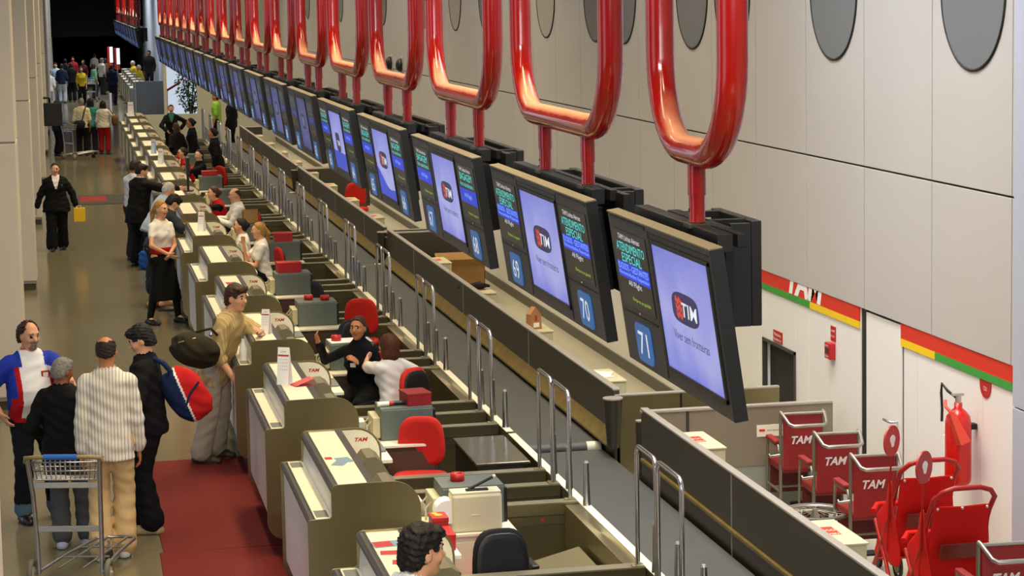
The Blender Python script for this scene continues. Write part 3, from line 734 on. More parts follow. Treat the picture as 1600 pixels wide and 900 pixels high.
def advert(root, u0, w, variant):
    s = MB(); plate(s, rect(u0, .125 * BH, u0 + w, .90 * BH), .001, .004)
    so = s.build('advert_screen', ADV if variant < 4 else ADV2, root)
    f = MB(); plate(f, rect(u0 - .035, .955 * BH, u0 + w + .035, .962 * BH), .001, .006); f.build('bay_groove', BLACK, root)
    rim = MB()
    for q in ((u0 - .022, .10 * BH, u0 - .002, .92 * BH), (u0 + w + .002, .10 * BH, u0 + w + .022, .92 * BH), (u0 - .022, .90 * BH, u0 + w + .022, .925 * BH), (u0 - .022, .095 * BH, u0 + w + .022, .125 * BH)):
        plate(rim, rect(*q), .001, .010)
    rim.build('screen_bezel', BLACK, root)
    c = u0 + w * .5; P = lambda u, v, d=.006: (-d, -u, v * BH)
    if variant < 3:
        l = MB(); pr = []
        for i in range(40):
            a = 2 * PI * i / 40; e = 2 / 3.4; cc, ss = math.cos(a), math.sin(a)
            pr.append((c - .01 + math.copysign(abs(cc) ** e, cc) * w * .235 + ss * .02, .56 * BH + math.copysign(abs(ss) ** e, ss) * .072))
        plate(l, pr, .004, .0055)
        lo = l.build('logo', LOGOP, so)
        t = MB(); letters(t, 'TIM', P(c + .055, .555), UX, UZ, .066, w * .28, shear=.12, bold=.012); t.build('logo_letters', NUMW, lo)
        for k in range(3):
            q = MB()
            pts = [(c - .155 + .10 * i / 8, (.60 - .045 * k) * BH + .009 * math.sin(i * 1.5 + k)) for i in range(9)]
            plate(q, [(a, b + .012) for a, b in pts] + [(a, b - .010) for a, b in pts[::-1]], .0056, .0066); q.build('logo_wave', LOGOR, lo)
        if variant < 2:
            t = MB(); letters(t, 'Viver sem fronteiras', P(c + .02, .375), UX, UZ, .044, w * .62); t.build('slogan', DARKB, so)
        else:
            q = MB(); pts = [(u0 + w * i / 16, (.40 + .05 * math.cos(i * .35) - .012 * i) * BH) for i in range(17)]
            plate(q, pts + [(u0 + w, .127 * BH), (u0, .127 * BH)], .004, .005); q.build('blue_wave', glow('wave_blue', '2d48c0', .8), so)
    elif variant == 3:
        q = MB(); plate(q, rect(u0 + .02, .13 * BH, u0 + w - .02, .36 * BH), .004, .005); q.build('blue_wave', glow('wave_blue', '2d48c0', .8), so)
        q = MB(); plate(q, rrect(u0 + w * .3, .36 * BH, u0 + w * .62, .62 * BH, .06), .004, .005); q.build('logo', LOGOP, so)
        t = MB(); letters(t, 'TIM', P(c, .48), UX, UZ, .05, w * .2, bold=.03); t.build('logo_letters', NUMW, so)
    else:
        q = MB(); plate(q, rrect(u0 + w * .30, .42 * BH, u0 + w * .68, .66 * BH, .08), .004, .005); qo = q.build('logo', LOGOP, so)
        q = MB(); plate(q, rrect(u0 + w * .38, .47 * BH, u0 + w * .60, .61 * BH, .05), .0055, .0065); q.build('logo_patch', DTXT, qo)
def board(y_far, width, bays, nums, kind, variant, label, tilt=.14):
    r = empty('flight_board', (2.67, y_far, 2.70), 0, label, 'information board')
    r.rotation_euler = (0, -tilt, 0)
    b = MB(); b.box((0, -width, 0), (.055, 0, BH), 0, .006); b.build('housing', BOARD, r)
    MB().box((-.004, -width - .002, BH - .004), (.058, .002, BH + .006), 0, .003).build('top_rim', BTOP, r)
    MB().box((.0, -width - .006, .0), (.06, -width, BH), 0, .003).build('end_cap', BLACK, r)
    if bays == 3:
        info_bay(r, .0 * width + .03, width * .275, nums[0], kind); advert(r, width * .335, width * .37, variant); info_bay(r, width * .728, width * .26, nums[1], kind)
        g = (width * .31, width * .717)
    else:
        info_bay(r, .05, width * .37, nums[0], kind); advert(r, width * .455, width * .51, variant); g = (width * .425,)
    for u in g:
        q = MB(); plate(q, rect(u - .003, .03 * BH, u + .003, .97 * BH), .001, .004); q.build('joint', BLACK, r)
    # display backs
    MB().box((.056, -width + .50, .18), (.20, -width * .66, .63), 0, .01).build('display_back', BLACKM, r)
    MB().box((.056, -width * .62, .05), (.21, -width * .30, .60), 0, .01).build('display_back', BLACKM, r)
    if bays == 3: MB().box((.056, -width * .26, .08), (.18, -width * .05, .62), 0, .01).build('display_back', BLACKM, r)
    return r
def carrier(root, yc, w, posts, rear):
    """dark frame that hangs under the hoop and holds the board, with a black box behind"""
    bpy.context.view_layer.update()
    T = root.matrix_basis.inverted() @ Matrix.Translation((2.72, yc, 3.40))
    def put(lo, hi, b, name, m):
        q = MB(); q.M = T; q.box(lo, hi, 0, b); return q.build(name, m, root)
    xr, n0, n1, xm, nm = rear
    put((-.035, -w / 2 + .30, -.02), (.035, w / 2, .06), .004, 'front_rail', BLACKM)
    put((.10, -w / 2 + .45, -.02), (.14, w / 2 - .1, .04), .004, 'rear_rail', BLACKM)
    put((xm, nm, -.50), (xm + .04, n1, .03), .004, 'mid_panel', BLACKM)
    put((xr, n0, -.46), (xr + .05, n1, .03), .006, 'rear_panel', BLACK)
    put((xr - .10, n0, -.46), (xr, n0 + .04, .02), .004, 'side_panel', BLACK)
    put((.03, n0 + .1, .0), (xr + .02, n0 + .15, .03), .003, 'cross_bar', BLACKM)
    put((.03, n1 - .15, .0), (xr + .02, n1 - .1, .03), .003, 'cross_bar', BLACKM)
    for y in posts: put((-.05, y - .05, .045), (.05, y + .05, .068), .003, 'clamp', STEELD)
def hoop(yc, w, posts, label, group=None):
    r = empty('ceiling_hoop', (2.72, yc, 3.47), 0, label, 'ceiling hoop', group)
    zb, rb = .31, .42; h = w / 2
    pts = [(0, h, 3.52)] + [(0, h, 3.52 - .25 * t) for t in range(1, 11)]
    pts += [(0, h - rb + rb * math.cos(a), zb + rb - rb * math.sin(a)) for a in [PI / 2 * t / 9 for t in range(10)]]
    pts += [(0, -h + rb - rb * math.sin(a), zb + rb - rb * math.cos(a)) for a in [PI / 2 * t / 9 for t in range(10)]]
    pts += [(0, -h, 3.52 - .25 * t) for t in range(10, -1, -1)]
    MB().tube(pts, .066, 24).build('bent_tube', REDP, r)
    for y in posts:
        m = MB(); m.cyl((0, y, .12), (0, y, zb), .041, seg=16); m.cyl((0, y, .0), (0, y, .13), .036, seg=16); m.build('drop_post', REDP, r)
        MB().cyl((-.038, y, .055), (-.034, y, .055), .008, seg=8).build('bolt_hole', BLACK, r)
    return r
NBOARD = 17
hoop(9.52, 1.15, (-.02,), 'nearest red ceiling hoop, with a single drop post')
b = board(10.55, 1.76, 2, (71,), 0, 0, 'flight board numbered 71 with one large phone advert, nearest the camera')
carrier(b, 9.62, 1.7, (-.12,), (.35, .2, .86, .15, -.05))
HL = ['second red ceiling hoop from the camera, above boards 69 and 70', 'third red ceiling hoop from the camera, above boards 67 and 68']
BL = ['flight board with the blue numbers 69 and 70 and a phone advert', 'flight board 67 and 68, its side screens reading BAGAGEM', 'flight board behind the 67 and 68 board, with a blue wave under the logo']
for k in range(NBOARD):
    yf = 13.62 + PITCH * k; last = k >= 14
    hoop(yf - 1.42, 2.28 if k == 0 else 2.32, (.42 + (.08 if k else .06), -.60), HL[k] if k < 2 else '%s red ceiling hoop from the camera, over its flight board' % ORD[k + 1] if not last else 'one of the last small red hoops at the far end of the near row', 'last red hoops of the near row' if last else None)
    b = board(yf, 2.6, 3, (69 - 2 * k, 70 - 2 * k), 0 if k == 0 else 1 if k < 4 else 2, [0, 1, 2, 3, 4, 4][min(k, 5)], BL[k] if k < 3 else '%s flight board counted from the camera, small blue screens' % ORD[k + 1] if not last else 'one of the last tiny flight boards at the far end of the near row')
    if last: b['group'] = 'last boards of the near row'
    carrier(b, yf - 1.35, 2.4, (.42, -.66), (.26, -.66, .95, .13, -.92))
# ---------------------------------------------------------------- people: signed-distance bodies turned into one continuous surface
class Field:
    def __init__(s, lo, hi, vs):
        s.lo = np.array(lo, float); s.vs = vs
        n = np.ceil((np.array(hi) - s.lo) / vs).astype(int) + 1; s.n = n
        s.D = np.full(n, 1.0, np.float32); s.I = np.zeros(n, np.int8)
        s.ax = [s.lo[i] + vs * np.arange(n[i]) for i in range(3)]
    def region(s, lo, hi, pad):
        i0 = np.clip(np.floor((np.array(lo) - pad - s.lo) / s.vs).astype(int), 0, s.n); i1 = np.clip(np.ceil((np.array(hi) + pad - s.lo) / s.vs).astype(int) + 1, 0, s.n)
        return tuple(slice(a, b) for a, b in zip(i0, i1))
    def pts(s, sl):
        g = np.meshgrid(*[s.ax[i][sl[i]] for i in range(3)], indexing='ij'); return np.stack(g, -1)
    def add(s, f, lo, hi, k=.02, m=0, cut=False):
        sl = s.region(lo, hi, k + 3.2 * s.vs)
        if any(a.stop <= a.start for a in sl): return
        d = f(s.pts(sl)).astype(np.float32); D = s.D[sl]
        if cut: s.D[sl] = np.maximum(D, -d); return
        s.I[sl] = np.where(d < D, m, s.I[sl])
        h = np.clip(.5 + .5 * (D - d) / k, 0, 1); s.D[sl] = D * (1 - h) + d * h - k * h * (1 - h)
    def cone(s, a, b, ra, rb, k=.02, m=0, cut=False):
        a, b = np.array(a, float), np.array(b, float); R = max(ra, rb); ba = b - a; L2 = max(1e-9, ba @ ba)
        def f(P):
            q = P - a; t = np.clip(q @ ba / L2, 0, 1); return np.linalg.norm(q - t[..., None] * ba, axis=-1) - (ra + (rb - ra) * t)
        s.add(f, np.minimum(a, b) - R, np.maximum(a, b) + R, k, m, cut)
    def ell(s, c, r, B=None, k=.02, m=0, cut=False, p=2.0):
        c, r = np.array(c, float), np.array(r, float); B = np.eye(3) if B is None else np.array(B); R = r.max()
        def f(P):
            q = np.abs((P - c) @ B.T) / r; return ((q ** p).sum(-1) ** (1 / p) - 1) * r.min()
        s.add(f, c - R * 1.3, c + R * 1.3, k, m, cut)
    def loft(s, o, B, zs, ws, ds, ys, k=.03, m=0, p=2.3):
        o = np.array(o, float); zs, ws, ds, ys = map(np.array, (zs, ws, ds, ys)); R = max(ws.max(), ds.max()) + np.abs(ys).max()
        e0, e1 = o + B[2] * zs[0], o + B[2] * zs[-1]
        def f(P):
            q = (P - o) @ B.T; z = q[..., 2]; t = np.clip(z, zs[0], zs[-1])
            w = np.interp(t, zs, ws); d = np.interp(t, zs, ds); y = q[..., 1] - np.interp(t, zs, ys)
            rr = ((np.abs(q[..., 0]) / w) ** p + (np.abs(y) / d) ** p) ** (1 / p)
            dist = (rr - 1) * np.minimum(w, d); dz = np.abs(z - t)
            return np.where(dz > 0, np.sqrt(np.maximum(dist, 0) ** 2 + dz ** 2), dist)
        s.add(f, np.minimum(e0, e1) - R, np.maximum(e0, e1) + R, k, m)
    def plane(s, c, n):
        """keep the side the normal points away from"""
        c = np.array(c, float); n = np.array(n, float); sl = tuple(slice(0, x) for x in s.n)
        g = (s.ax[0] - c[0])[:, None, None] * n[0] + (s.ax[1] - c[1])[None, :, None] * n[1] + (s.ax[2] - c[2])[None, None, :] * n[2]
        s.D = np.maximum(s.D, g.astype(np.float32))
    def mesh(s):
        D = s.D.copy(); D[0], D[-1] = 1, 1; D[:, 0], D[:, -1] = 1, 1; D[:, :, 0], D[:, :, -1] = 1, 1
        S = D < 0; nx, ny, nz = D.shape
        cnt = np.zeros((nx - 1, ny - 1, nz - 1), np.int8)
        for a in (0, 1):
            for b in (0, 1):
                for c in (0, 1): cnt += S[a:nx - 1 + a, b:ny - 1 + b, c:nz - 1 + c]
        mx = (cnt > 0) & (cnt < 8); C = np.argwhere(mx); idx = np.full(mx.shape, -1, np.int32); idx[mx] = np.arange(len(C))
        acc = np.zeros((len(C), 3)); num = np.zeros(len(C))
        for ax in range(3):
            for u in (0, 1):
                for v in (0, 1):
                    a = np.zeros(3, int); o = [i for i in range(3) if i != ax]; a[o[0]] = u; a[o[1]] = v; b = a.copy(); b[ax] = 1
                    A, B_ = C + a, C + b; da = D[A[:, 0], A[:, 1], A[:, 2]]; db = D[B_[:, 0], B_[:, 1], B_[:, 2]]
                    q = (da < 0) != (db < 0); t = np.zeros(len(C)); t[q] = da[q] / (da[q] - db[q])
                    p = np.tile(a.astype(float), (len(C), 1)); p[:, ax] += t; acc[q] += p[q]; num[q] += 1
        V = C + acc / num[:, None]
        Q = []
        for ax in range(3):
            o = [i for i in range(3) if i != ax]
            sa = [slice(0, None)] * 3; sb = [slice(0, None)] * 3; sa[ax] = slice(0, -1); sb[ax] = slice(1, None)
            ch = S[tuple(sa)] != S[tuple(sb)]; E = np.argwhere(ch); E = E[(E[:, o[0]] > 0) & (E[:, o[1]] > 0)]
            def g(u, v):
                T = E.copy(); T[:, o[0]] -= u; T[:, o[1]] -= v; return idx[T[:, 0], T[:, 1], T[:, 2]]
            q = np.stack([g(1, 1), g(0, 1), g(0, 0), g(1, 0)], 1)
            ins = S[E[:, 0], E[:, 1], E[:, 2]]; fl = ins if ax != 1 else ~ins
            q[~fl] = q[~fl][:, ::-1]; Q.append(q)
        Q = np.concatenate(Q); Q = Q[(Q >= 0).all(1)]
        J = np.clip(np.rint(V).astype(int), 0, s.n - 1); mv = s.I[J[:, 0], J[:, 1], J[:, 2]]
        return s.lo + V * s.vs, Q, mv
def quads_object(name, V, Q, mats, mi=None, parent=None, smooth=1):
    # light relaxation removes the grid stepping
    for it in range(smooth):
        A = np.zeros_like(V); n = np.zeros(len(V))
        for a, b in ((0, 1), (1, 2), (2, 3), (3, 0)):
            np.add.at(A, Q[:, a], V[Q[:, b]]); np.add.at(A, Q[:, b], V[Q[:, a]]); np.add.at(n, Q[:, a], 1); np.add.at(n, Q[:, b], 1)
        V = V * .5 + .5 * A / np.maximum(n, 1)[:, None]
    me = bpy.data.meshes.new(name); nv, nf = len(V), len(Q)
    me.vertices.add(nv); me.vertices.foreach_set('co', V.astype(np.float32).ravel())
    me.loops.add(nf * 4); me.loops.foreach_set('vertex_index', Q.astype(np.int32).ravel())
    me.polygons.add(nf); me.polygons.foreach_set('loop_start', np.arange(0, nf * 4, 4, dtype=np.int32))
    for m in mats: me.materials.append(m)
    if mi is not None: me.polygons.foreach_set('material_index', mi.astype(np.int32))
    me.polygons.foreach_set('use_smooth', np.ones(nf, bool)); me.update(calc_edges=True); me.validate()
    o = bpy.data.objects.new(name, me); link(o, parent); return o
def field_object(name, F, mats, parent=None, pattern=None, smooth=1, ids=True):
    V, Q, mv = F.mesh()
    if not len(Q): return None
    if pattern is not None: mi = pattern(V[Q].mean(1))
    elif ids: mi = mv[Q].max(1)
    else: mi = None
    return quads_object(name, V, Q, mats, mi, parent, smooth)

def wrinkle(F, amp, s):
    X, Y_, Z_ = [a / s for a in np.meshgrid(*F.ax, indexing='ij', sparse=True)]
    w = np.sin(X * 23 + 2.2 * np.sin(Z_ * 11) + Y_ * 9) * np.sin(Z_ * 31 + X * 17 + 1.5 * np.sin(Y_ * 19)) + .6 * np.sin(Z_ * 62 + X * 28 - Y_ * 33)
    F.D = F.D + (amp * w).astype(np.float32)
nrm = lambda v: np.array(v, float) / max(1e-9, np.linalg.norm(v))
def rotz(a): c, s_ = math.cos(a), math.sin(a); return np.array([[c, -s_, 0], [s_, c, 0], [0, 0, 1]])
def rotx(a): c, s_ = math.cos(a), math.sin(a); return np.array([[1, 0, 0], [0, c, -s_], [0, s_, c]])
def roty(a): c, s_ = math.cos(a), math.sin(a); return np.array([[c, 0, s_], [0, 1, 0], [-s_, 0, c]])
def ik(S, T, a, b, hint):
    S, T = np.array(S, float), np.array(T, float); d = T - S; L = np.linalg.norm(d); mxl = (a + b) * .995
    if L > mxl: d = d / L * mxl; L = mxl; T = S + d
    L = max(L, abs(a - b) + .02); u = d / np.linalg.norm(d); x = (a * a - b * b + L * L) / (2 * L); h = math.sqrt(max(0, a * a - x * x))
    hv = np.array(hint, float); hv = hv - u * (hv @ u); hv = nrm(hv) if np.linalg.norm(hv) > 1e-6 else np.array([0, -1, 0.])
    return S + u * x + hv * h, S + u * L
SKIN = {k: mat('skin_' + k, c, .55, spec=.35) for k, c in dict(light='d8a07c', fair='e0ac8a', tan='b87a52', brown='8a5638', dark='5f3a26').items()}
EYEW = mat('eye_white', 'd8d4cc', .4); IRIS = mat('eye_dark', '1c120c', .3)
def LIP(c): return mat('lips_' + c, dict(light='b0604f', fair='b85c50', tan='94513c', brown='6c3a2c', dark='4a2a20')[c], .5)
def LIPM(c): return mat('lips_plain_' + c, dict(light='b87c62', fair='c08468', tan='965e44', brown='6e4430', dark='4a2e24')[c], .55)
HAIRM = {k: mat('hair_' + k, c, .6, bump=.5, bscale=90, noise=.25, scale=30, spec=.3) for k, c in dict(black='14100e', dark='241812', brown='3f2717', auburn='4a2512', blond='a47a3c', grey='77726c', white='b8b6b0', greydark='4a4642').items()}
def cloth(name, col, rough=.85, **kw): return mat('cloth_' + name, col, rough, bump=.25, bscale=14, spec=.2, **kw)
SHOE_BLK = mat('shoe_black', '121112', .35); SHOE_TAN = mat('shoe_tan', 'a08a66', .5); SHOE_BRN = mat('shoe_brown', '3a2a1e', .5); SHOE_WHT = mat('shoe_white', 'd2d2d4', .5)

MALE = dict(zs=[-.10, 0, .12, .24, .38, .47, .53, .575], ws=[.10, .165, .150, .158, .182, .180, .115, .062], ds=[.085, .110, .102, .108, .118, .098, .075, .058], ys=[0, -.005, .0, .008, .01, .0, -.01, -.012])
FEM = dict(zs=[-.10, 0, .12, .24, .36, .46, .52, .565], ws=[.10, .172, .138, .134, .150, .152, .098, .050], ds=[.09, .118, .092, .090, .105, .086, .066, .048], ys=[0, -.012, .004, .01, .012, .0, -.01, -.012])
def person(label, loc, heading, h=1.75, sex='m', vs=.012, skin='light', hair=None, hairc='dark', lean=0, side=0, twist=0, seat=None, head=(0, 0, 0),
           hl=None, hr=None, fl=None, fr=None, el=None, er=None, top=None, bottom=None, shoes=SHOE_BLK, belly=0., beard=None, curl=.6, group=None, hipshift=(0, 0), fat=1.0, extra=None, hand_dirs=(None, None), fpitch=(0, 0), fyaw=(0, 0), barefoot=False, toes=True):
    """local frame: x right, y forward, z up; targets in local metres for h=1.75 are scaled by s"""
    s = h / 1.75; m = sex == 'm'
    prof = {k: np.array(v, float) for k, v in (MALE if m else FEM).items()}
    prof['ws'] = prof['ws'] * fat; prof['ds'] = prof['ds'] * (1 + (fat - 1) * 1.3)
    for k in prof: prof[k] = prof[k] * s
    hipz = seat if seat is not None else .925 * s
    P = np.array([hipshift[0], hipshift[1], hipz])
    B = (rotz(twist) @ roty(side) @ rotx(-lean)).T            # rows: right, forward, up of the trunk
    sx = (.168 if m else .150) * s * (fat * .5 + .5); shz = (.455 if m else .445) * s
    LA, LB = .295 * s, .255 * s; TA, TB = .425 * s, .43 * s
    hipx = (.088 if m else .092) * s
    HR = P + np.array([hipx, 0, 0]); HL = P - np.array([hipx, 0, 0])
    SR = P + B[0] * sx + B[2] * shz; SL = P - B[0] * sx + B[2] * shz
    ank = .085 * s
    fr = np.array(fr if fr is not None else (.10, .0, 0), float); fl = np.array(fl if fl is not None else (-.10, .0, 0), float)
    AR = fr + [0, 0, ank]; AL = fl + [0, 0, ank]
    KR, AR = ik(HR, AR, TA, TB, (.12, 1, .15)); KL, AL = ik(HL, AL, TA, TB, (-.12, 1, .15))
    hang = lambda sg: P + B[0] * sg * (sx + .055 * s) + B[2] * (shz - .53 * s) + np.array([0, .06, 0])
    WR = np.array(hr, float) if hr is not None else hang(1); WL = np.array(hl, float) if hl is not None else hang(-1)
    ER, WR = ik(SR, WR, LA, LB, er if er is not None else (.55, -1, -.25)); EL, WL = ik(SL, WL, LA, LB, el if el is not None else (-.55, -1, -.25))
    nb = P + B[2] * ((.56 if m else .55) * s) - B[1] * .012 * s
    Hy, Hp, Hrl = head; HB = (rotz(Hy) @ roty(Hrl) @ rotx(Hp)).T
    HC = nb + B[2] * .06 * s + np.array([0, 0, 1]) * .075 * s + HB[1] * .022 * s
    pts = np.array([P, HR, HL, SR, SL, AR, AL, KR, KL, WR, WL, ER, EL, nb, HC])
    lo = pts.min(0) - .27; hi = pts.max(0) + .27; lo[2] = max(lo[2], -.03)
    def H(x, y, z): return HC + (HB[0] * x + HB[1] * y + HB[2] * z) * s
    def torso(F, off=0., z0=None, z1=None, k=.03, m_=0, dw=0., bl=None):
        zs, ws, ds, ys = (prof[q].copy() for q in ('zs', 'ws', 'ds', 'ys'))
        bl = belly if bl is None else bl
        if bl:
            bump = np.exp(-((zs - .17 * s) / (.13 * s)) ** 2) * bl; ds = ds + bump * .6; ys = ys + bump * .55; ws = ws + bump * .35
        zz = np.linspace(zs[0] if z0 is None else z0, zs[-1] if z1 is None else z1, 16)
        w = np.interp(zz, zs, ws); d = np.interp(zz, zs, ds); y = np.interp(zz, zs, ys)
        if z0 is not None and z0 < zs[1]:
            w = np.where(zz < zs[1], ws[1], w); d = np.where(zz < zs[1], ds[1], d)
        F.loft(P, B, zz, w + off + dw * np.clip(1 - zz / (.3 * s), 0, 2), d + off + dw * np.clip(1 - zz / (.3 * s), 0, 2), y, k, m_)
        if not m:
            for sg in (-1, 1):
                c = P + B[0] * sg * .070 * s + B[1] * .088 * s + B[2] * .315 * s; F.ell(c, np.array([.062, .052, .060]) * s + off * .7, B, .03, m_)
    # ---- body: one surface
    F = Field(lo, hi, vs)
    torso(F)
    for A, K, Hh in ((AR, KR, HR), (AL, KL, HL)):
        F.cone(Hh, K, .086 * s * fat, .056 * s, .03); mid = K + (A - K) * .3; F.cone(K, mid, .053 * s, .054 * s, .02); F.cone(mid, A, .054 * s, .036 * s, .02)
    for Sx, E_, W_ in ((SR, ER, WR), (SL, EL, WL)):
        r0 = (.050 if m else .042) * s * (fat * .5 + .5); F.cone(Sx, E_, r0, r0 * .80, .03); F.cone(E_, W_, r0 * .80, (.027 if m else .024) * s, .015)
    F.cone(nb - B[2] * .03 * s, HC - HB[2] * .035 * s - HB[1] * .02 * s, (.060 if m else .050) * s, (.054 if m else .045) * s, .025)
    # hands
    fmin = max(.0085, vs * .62)
    for sg, E_, W_, hd in ((1, ER, WR, hand_dirs[1]), (-1, EL, WL, hand_dirs[0])):
        d = nrm(W_ - E_) if hd is None else nrm(hd)
        inw = -B[0] * sg; n = inw - d * (inw @ d)
        if np.linalg.norm(n) < .3: n = np.array([0, 0, -1.]) - d * (-d[2])
        n = nrm(n); a = np.cross(d, n) * sg
        if a @ B[1] < 0 and abs(d[2]) > .7: a = -a
        pc = W_ + d * .052 * s; F.ell(pc, np.array([.040, .015, .050]) * s, [a, n, d], .015)
        for q in range(4):
            off = (1.5 - q) * .0195 * s; L = [.070, .079, .072, .056][q] * s; base = W_ + d * .092 * s + a * off
            d1 = nrm(d * math.cos(curl * .5) + n * math.sin(curl * .5)); d2 = nrm(d * math.cos(curl * 1.3) + n * math.sin(curl * 1.3))
            kn = base + d1 * L * .5; F.cone(base, kn, fmin * 1.05, fmin, .006); F.cone(kn, kn + d2 * L * .5, fmin, fmin * .85, .006)
        tb = W_ + d * .03 * s + a * .032 * s; tk = tb + nrm(d * .75 + a * .6 + n * .3) * .04 * s
        F.cone(tb, tk, fmin * 1.25, fmin * 1.1, .01); F.cone(tk, tk + nrm(d + n * .35) * .032 * s, fmin * 1.1, fmin * .9, .006)
    # feet
    feet = []
    for A, pi_, yw in ((AR, fpitch[1], fyaw[1]), (AL, fpitch[0], fyaw[0])):
        fw = rotz(yw) @ np.array([0, math.cos(pi_), -math.sin(pi_)]); up = np.cross(np.array([1., 0, 0]), fw); up = nrm(up)
        heel = A - up * (ank - .03 * s) - fw * .045 * s; ball = A - up * (ank - .028 * s) + fw * .115 * s; toe = A - up * (ank - .022 * s) + fw * .175 * s
        feet.append((A, heel, ball, toe, fw, up)); F.cone(A, heel, .034 * s, .032 * s, .02); F.cone(A, ball, .034 * s, .034 * s, .02); F.cone(heel, ball, .03 * s, .036 * s, .02); F.cone(ball, toe, .036 * s, .024 * s, .015)
    # head and face
    F.ell(H(0, -.005, .018), np.array([.074, .094, .094]) * s, HB, .02)
    F.ell(H(0, .028, -.035), np.array([.060 if m else .056, .066, .084]) * s, HB, .03)
    F.ell(H(0, .062, -.096), np.array([.028 if m else .022, .024, .022]) * s, HB, .025)
    F.cone(H(0, .088, .012), H(0, .112, -.022), .009 * s, .0145 * s, .012)
    F.ell(H(0, .082, .034), np.array([.050, .014, .011]) * s, HB, .015)
    for sg in (-1, 1):
        F.ell(H(sg * .040, .066, -.025), np.array([.022, .022, .020]) * s, HB, .02)
        F.ell(H(sg * .076, -.004, -.012), np.array([.010, .020, .031]) * s, HB, .008)
        F.ell(H(sg * .031, .085, .010), np.array([.011, .008, .0045]) * s, HB, .003, 1)
        F.ell(H(sg * .031, .0905, .010), np.array([.0068, .0055, .0055]) * s, HB, .003, 2)
        F.ell(H(sg * .032, .094, .033), np.array([.017, .005, .0035]) * s, HB, .003, 4)
    F.ell(H(0, .093, -.058), np.array([.024, .010, .0085]) * s, HB, .008, 3)
    if beard:
        F.ell(H(0, .068, -.092), np.array([.036, .028, .028]) * s, HB, .012, 4); F.ell(H(0, .098, -.044), np.array([.030, .010, .008]) * s, HB, .006, 4)
    HM = HAIRM[hairc] if hairc in HAIRM else HAIRM['dark']
    body = field_object('person', F, [SKIN[skin], EYEW, IRIS, LIP(skin) if not m else LIPM(skin), HAIRM[beard] if beard else HM])
    body.location = loc; body.rotation_euler = (0, 0, -math.radians(heading)); tag(body, label, 'person', group)
    # ---- hair
    if hair:
        F = Field(HC - .26 * s, HC + .24 * s, min(vs, .012)); F.lo[2] = F.lo[2]
        if hair in ('long', 'pony', 'bob'): F = Field(HC - np.array([.28, .30, .55]) * s, HC + .24 * s, min(vs, .012))
        th = .008
        F.ell(H(0, -.010, .024), (np.array([.074, .094, .094]) + th) * s, HB, .01)
        if hair == 'short': F.ell(H(0, -.045, -.03), np.array([.076, .062, .078]) * s, HB, .02); F.ell(H(0, .045, .088), np.array([.062, .046, .030]) * s, HB, .02)
        if hair == 'thick':
            F.ell(H(0, -.02, .045), np.array([.080, .095, .088]) * s, HB, .02); F.ell(H(0, -.055, -.03), np.array([.080, .060, .085]) * s, HB, .02); F.ell(H(0, .06, .085), np.array([.068, .046, .036]) * s, HB, .02)
        if hair == 'bald': F.ell(H(0, -.045, -.03), np.array([.078, .062, .078]) * s, HB, .02)
        if hair == 'receding': F.ell(H(0, -.05, -.02), np.array([.090, .070, .090]) * s, HB, .02); F.ell(H(0, -.03, .03), np.array([.092, .085, .085]) * s, HB, .02)
        if hair in ('bun', 'pony', 'cap'): F.ell(H(0, -.05, -.02), np.array([.072, .060, .075]) * s, HB, .02)
        if hair == 'bun': F.ell(H(0, -.115, .01), np.array([.042, .035, .042]) * s, HB, .015)
        if hair in ('pony',): 
            F.cone(H(0, -.10, .02), H(0, -.135, -.06), .028 * s, .036 * s, .015); F.cone(H(0, -.135, -.06), H(.02, -.12, -.30), .036 * s, .018 * s, .02)
        if hair == 'bob':
            F.ell(H(0, -.03, .0), np.array([.105, .100, .11]) * s, HB, .02); F.ell(H(0, -.035, -.10), np.array([.115, .085, .11]) * s, HB, .03)
        if hair == 'long':
            F.ell(H(0, -.045, -.03), np.array([.085, .070, .09]) * s, HB, .02); F.ell(H(0, -.075, -.16), np.array([.090, .045, .16]) * s, HB, .03); F.ell(H(0, -.085, -.30), np.array([.075, .035, .13]) * s, HB, .03)
        # open the face
        n = HB[1] * .86 - HB[2] * .5 if hair not in ('bald', 'cap') else HB[1] * .7 - HB[2] * .7
        c0 = dict(short=.070, thick=.078, receding=.030, bald=.0, bob=.052, long=.055, pony=.037, bun=.036, cap=.06).get(hair, .055)
        if hair in ('bob', 'long'): F.ell(H(0, .092, -.045), np.array([.074, .066, .135]) * s, HB, .01, cut=True)
        else:
            F.plane(H(0, c0, .045), nrm(n)); 
        if hair in ('short', 'thick', 'bald', 'receding'):
            F.plane(H(0, -.02, -.068), nrm(-HB[2] + HB[1] * .25))
            for sg in (-1, 1): F.ell(H(sg * .085, .020, -.035), np.array([.032, .042, .056]) * s, HB, .01, cut=True)
        if hair == 'bald': F.ell(H(0, .02, .10), np.array([.070, .115, .075]) * s, HB, .01, cut=True)
        if hair == 'receding': F.ell(H(0, .065, .085), np.array([.06, .085, .06]) * s, HB, .01, cut=True)
        if hair != 'cap':
            X, Y_, Z_ = [a / s for a in np.meshgrid(*F.ax, indexing='ij')]
            amp = dict(thick=.005, short=.003, receding=.006, bob=.003, long=.004).get(hair, .003) * s
            F.D = F.D + (amp * (np.sin(X * 160 + 3 * np.sin(Z_ * 60)) * np.sin(Y_ * 130 + Z_ * 70) + .7 * np.sin(Z_ * 210 + X * 90))).astype(np.float32)
        field_object('hair' if hair != 'cap' else 'cap', F, [HM], body, ids=False)
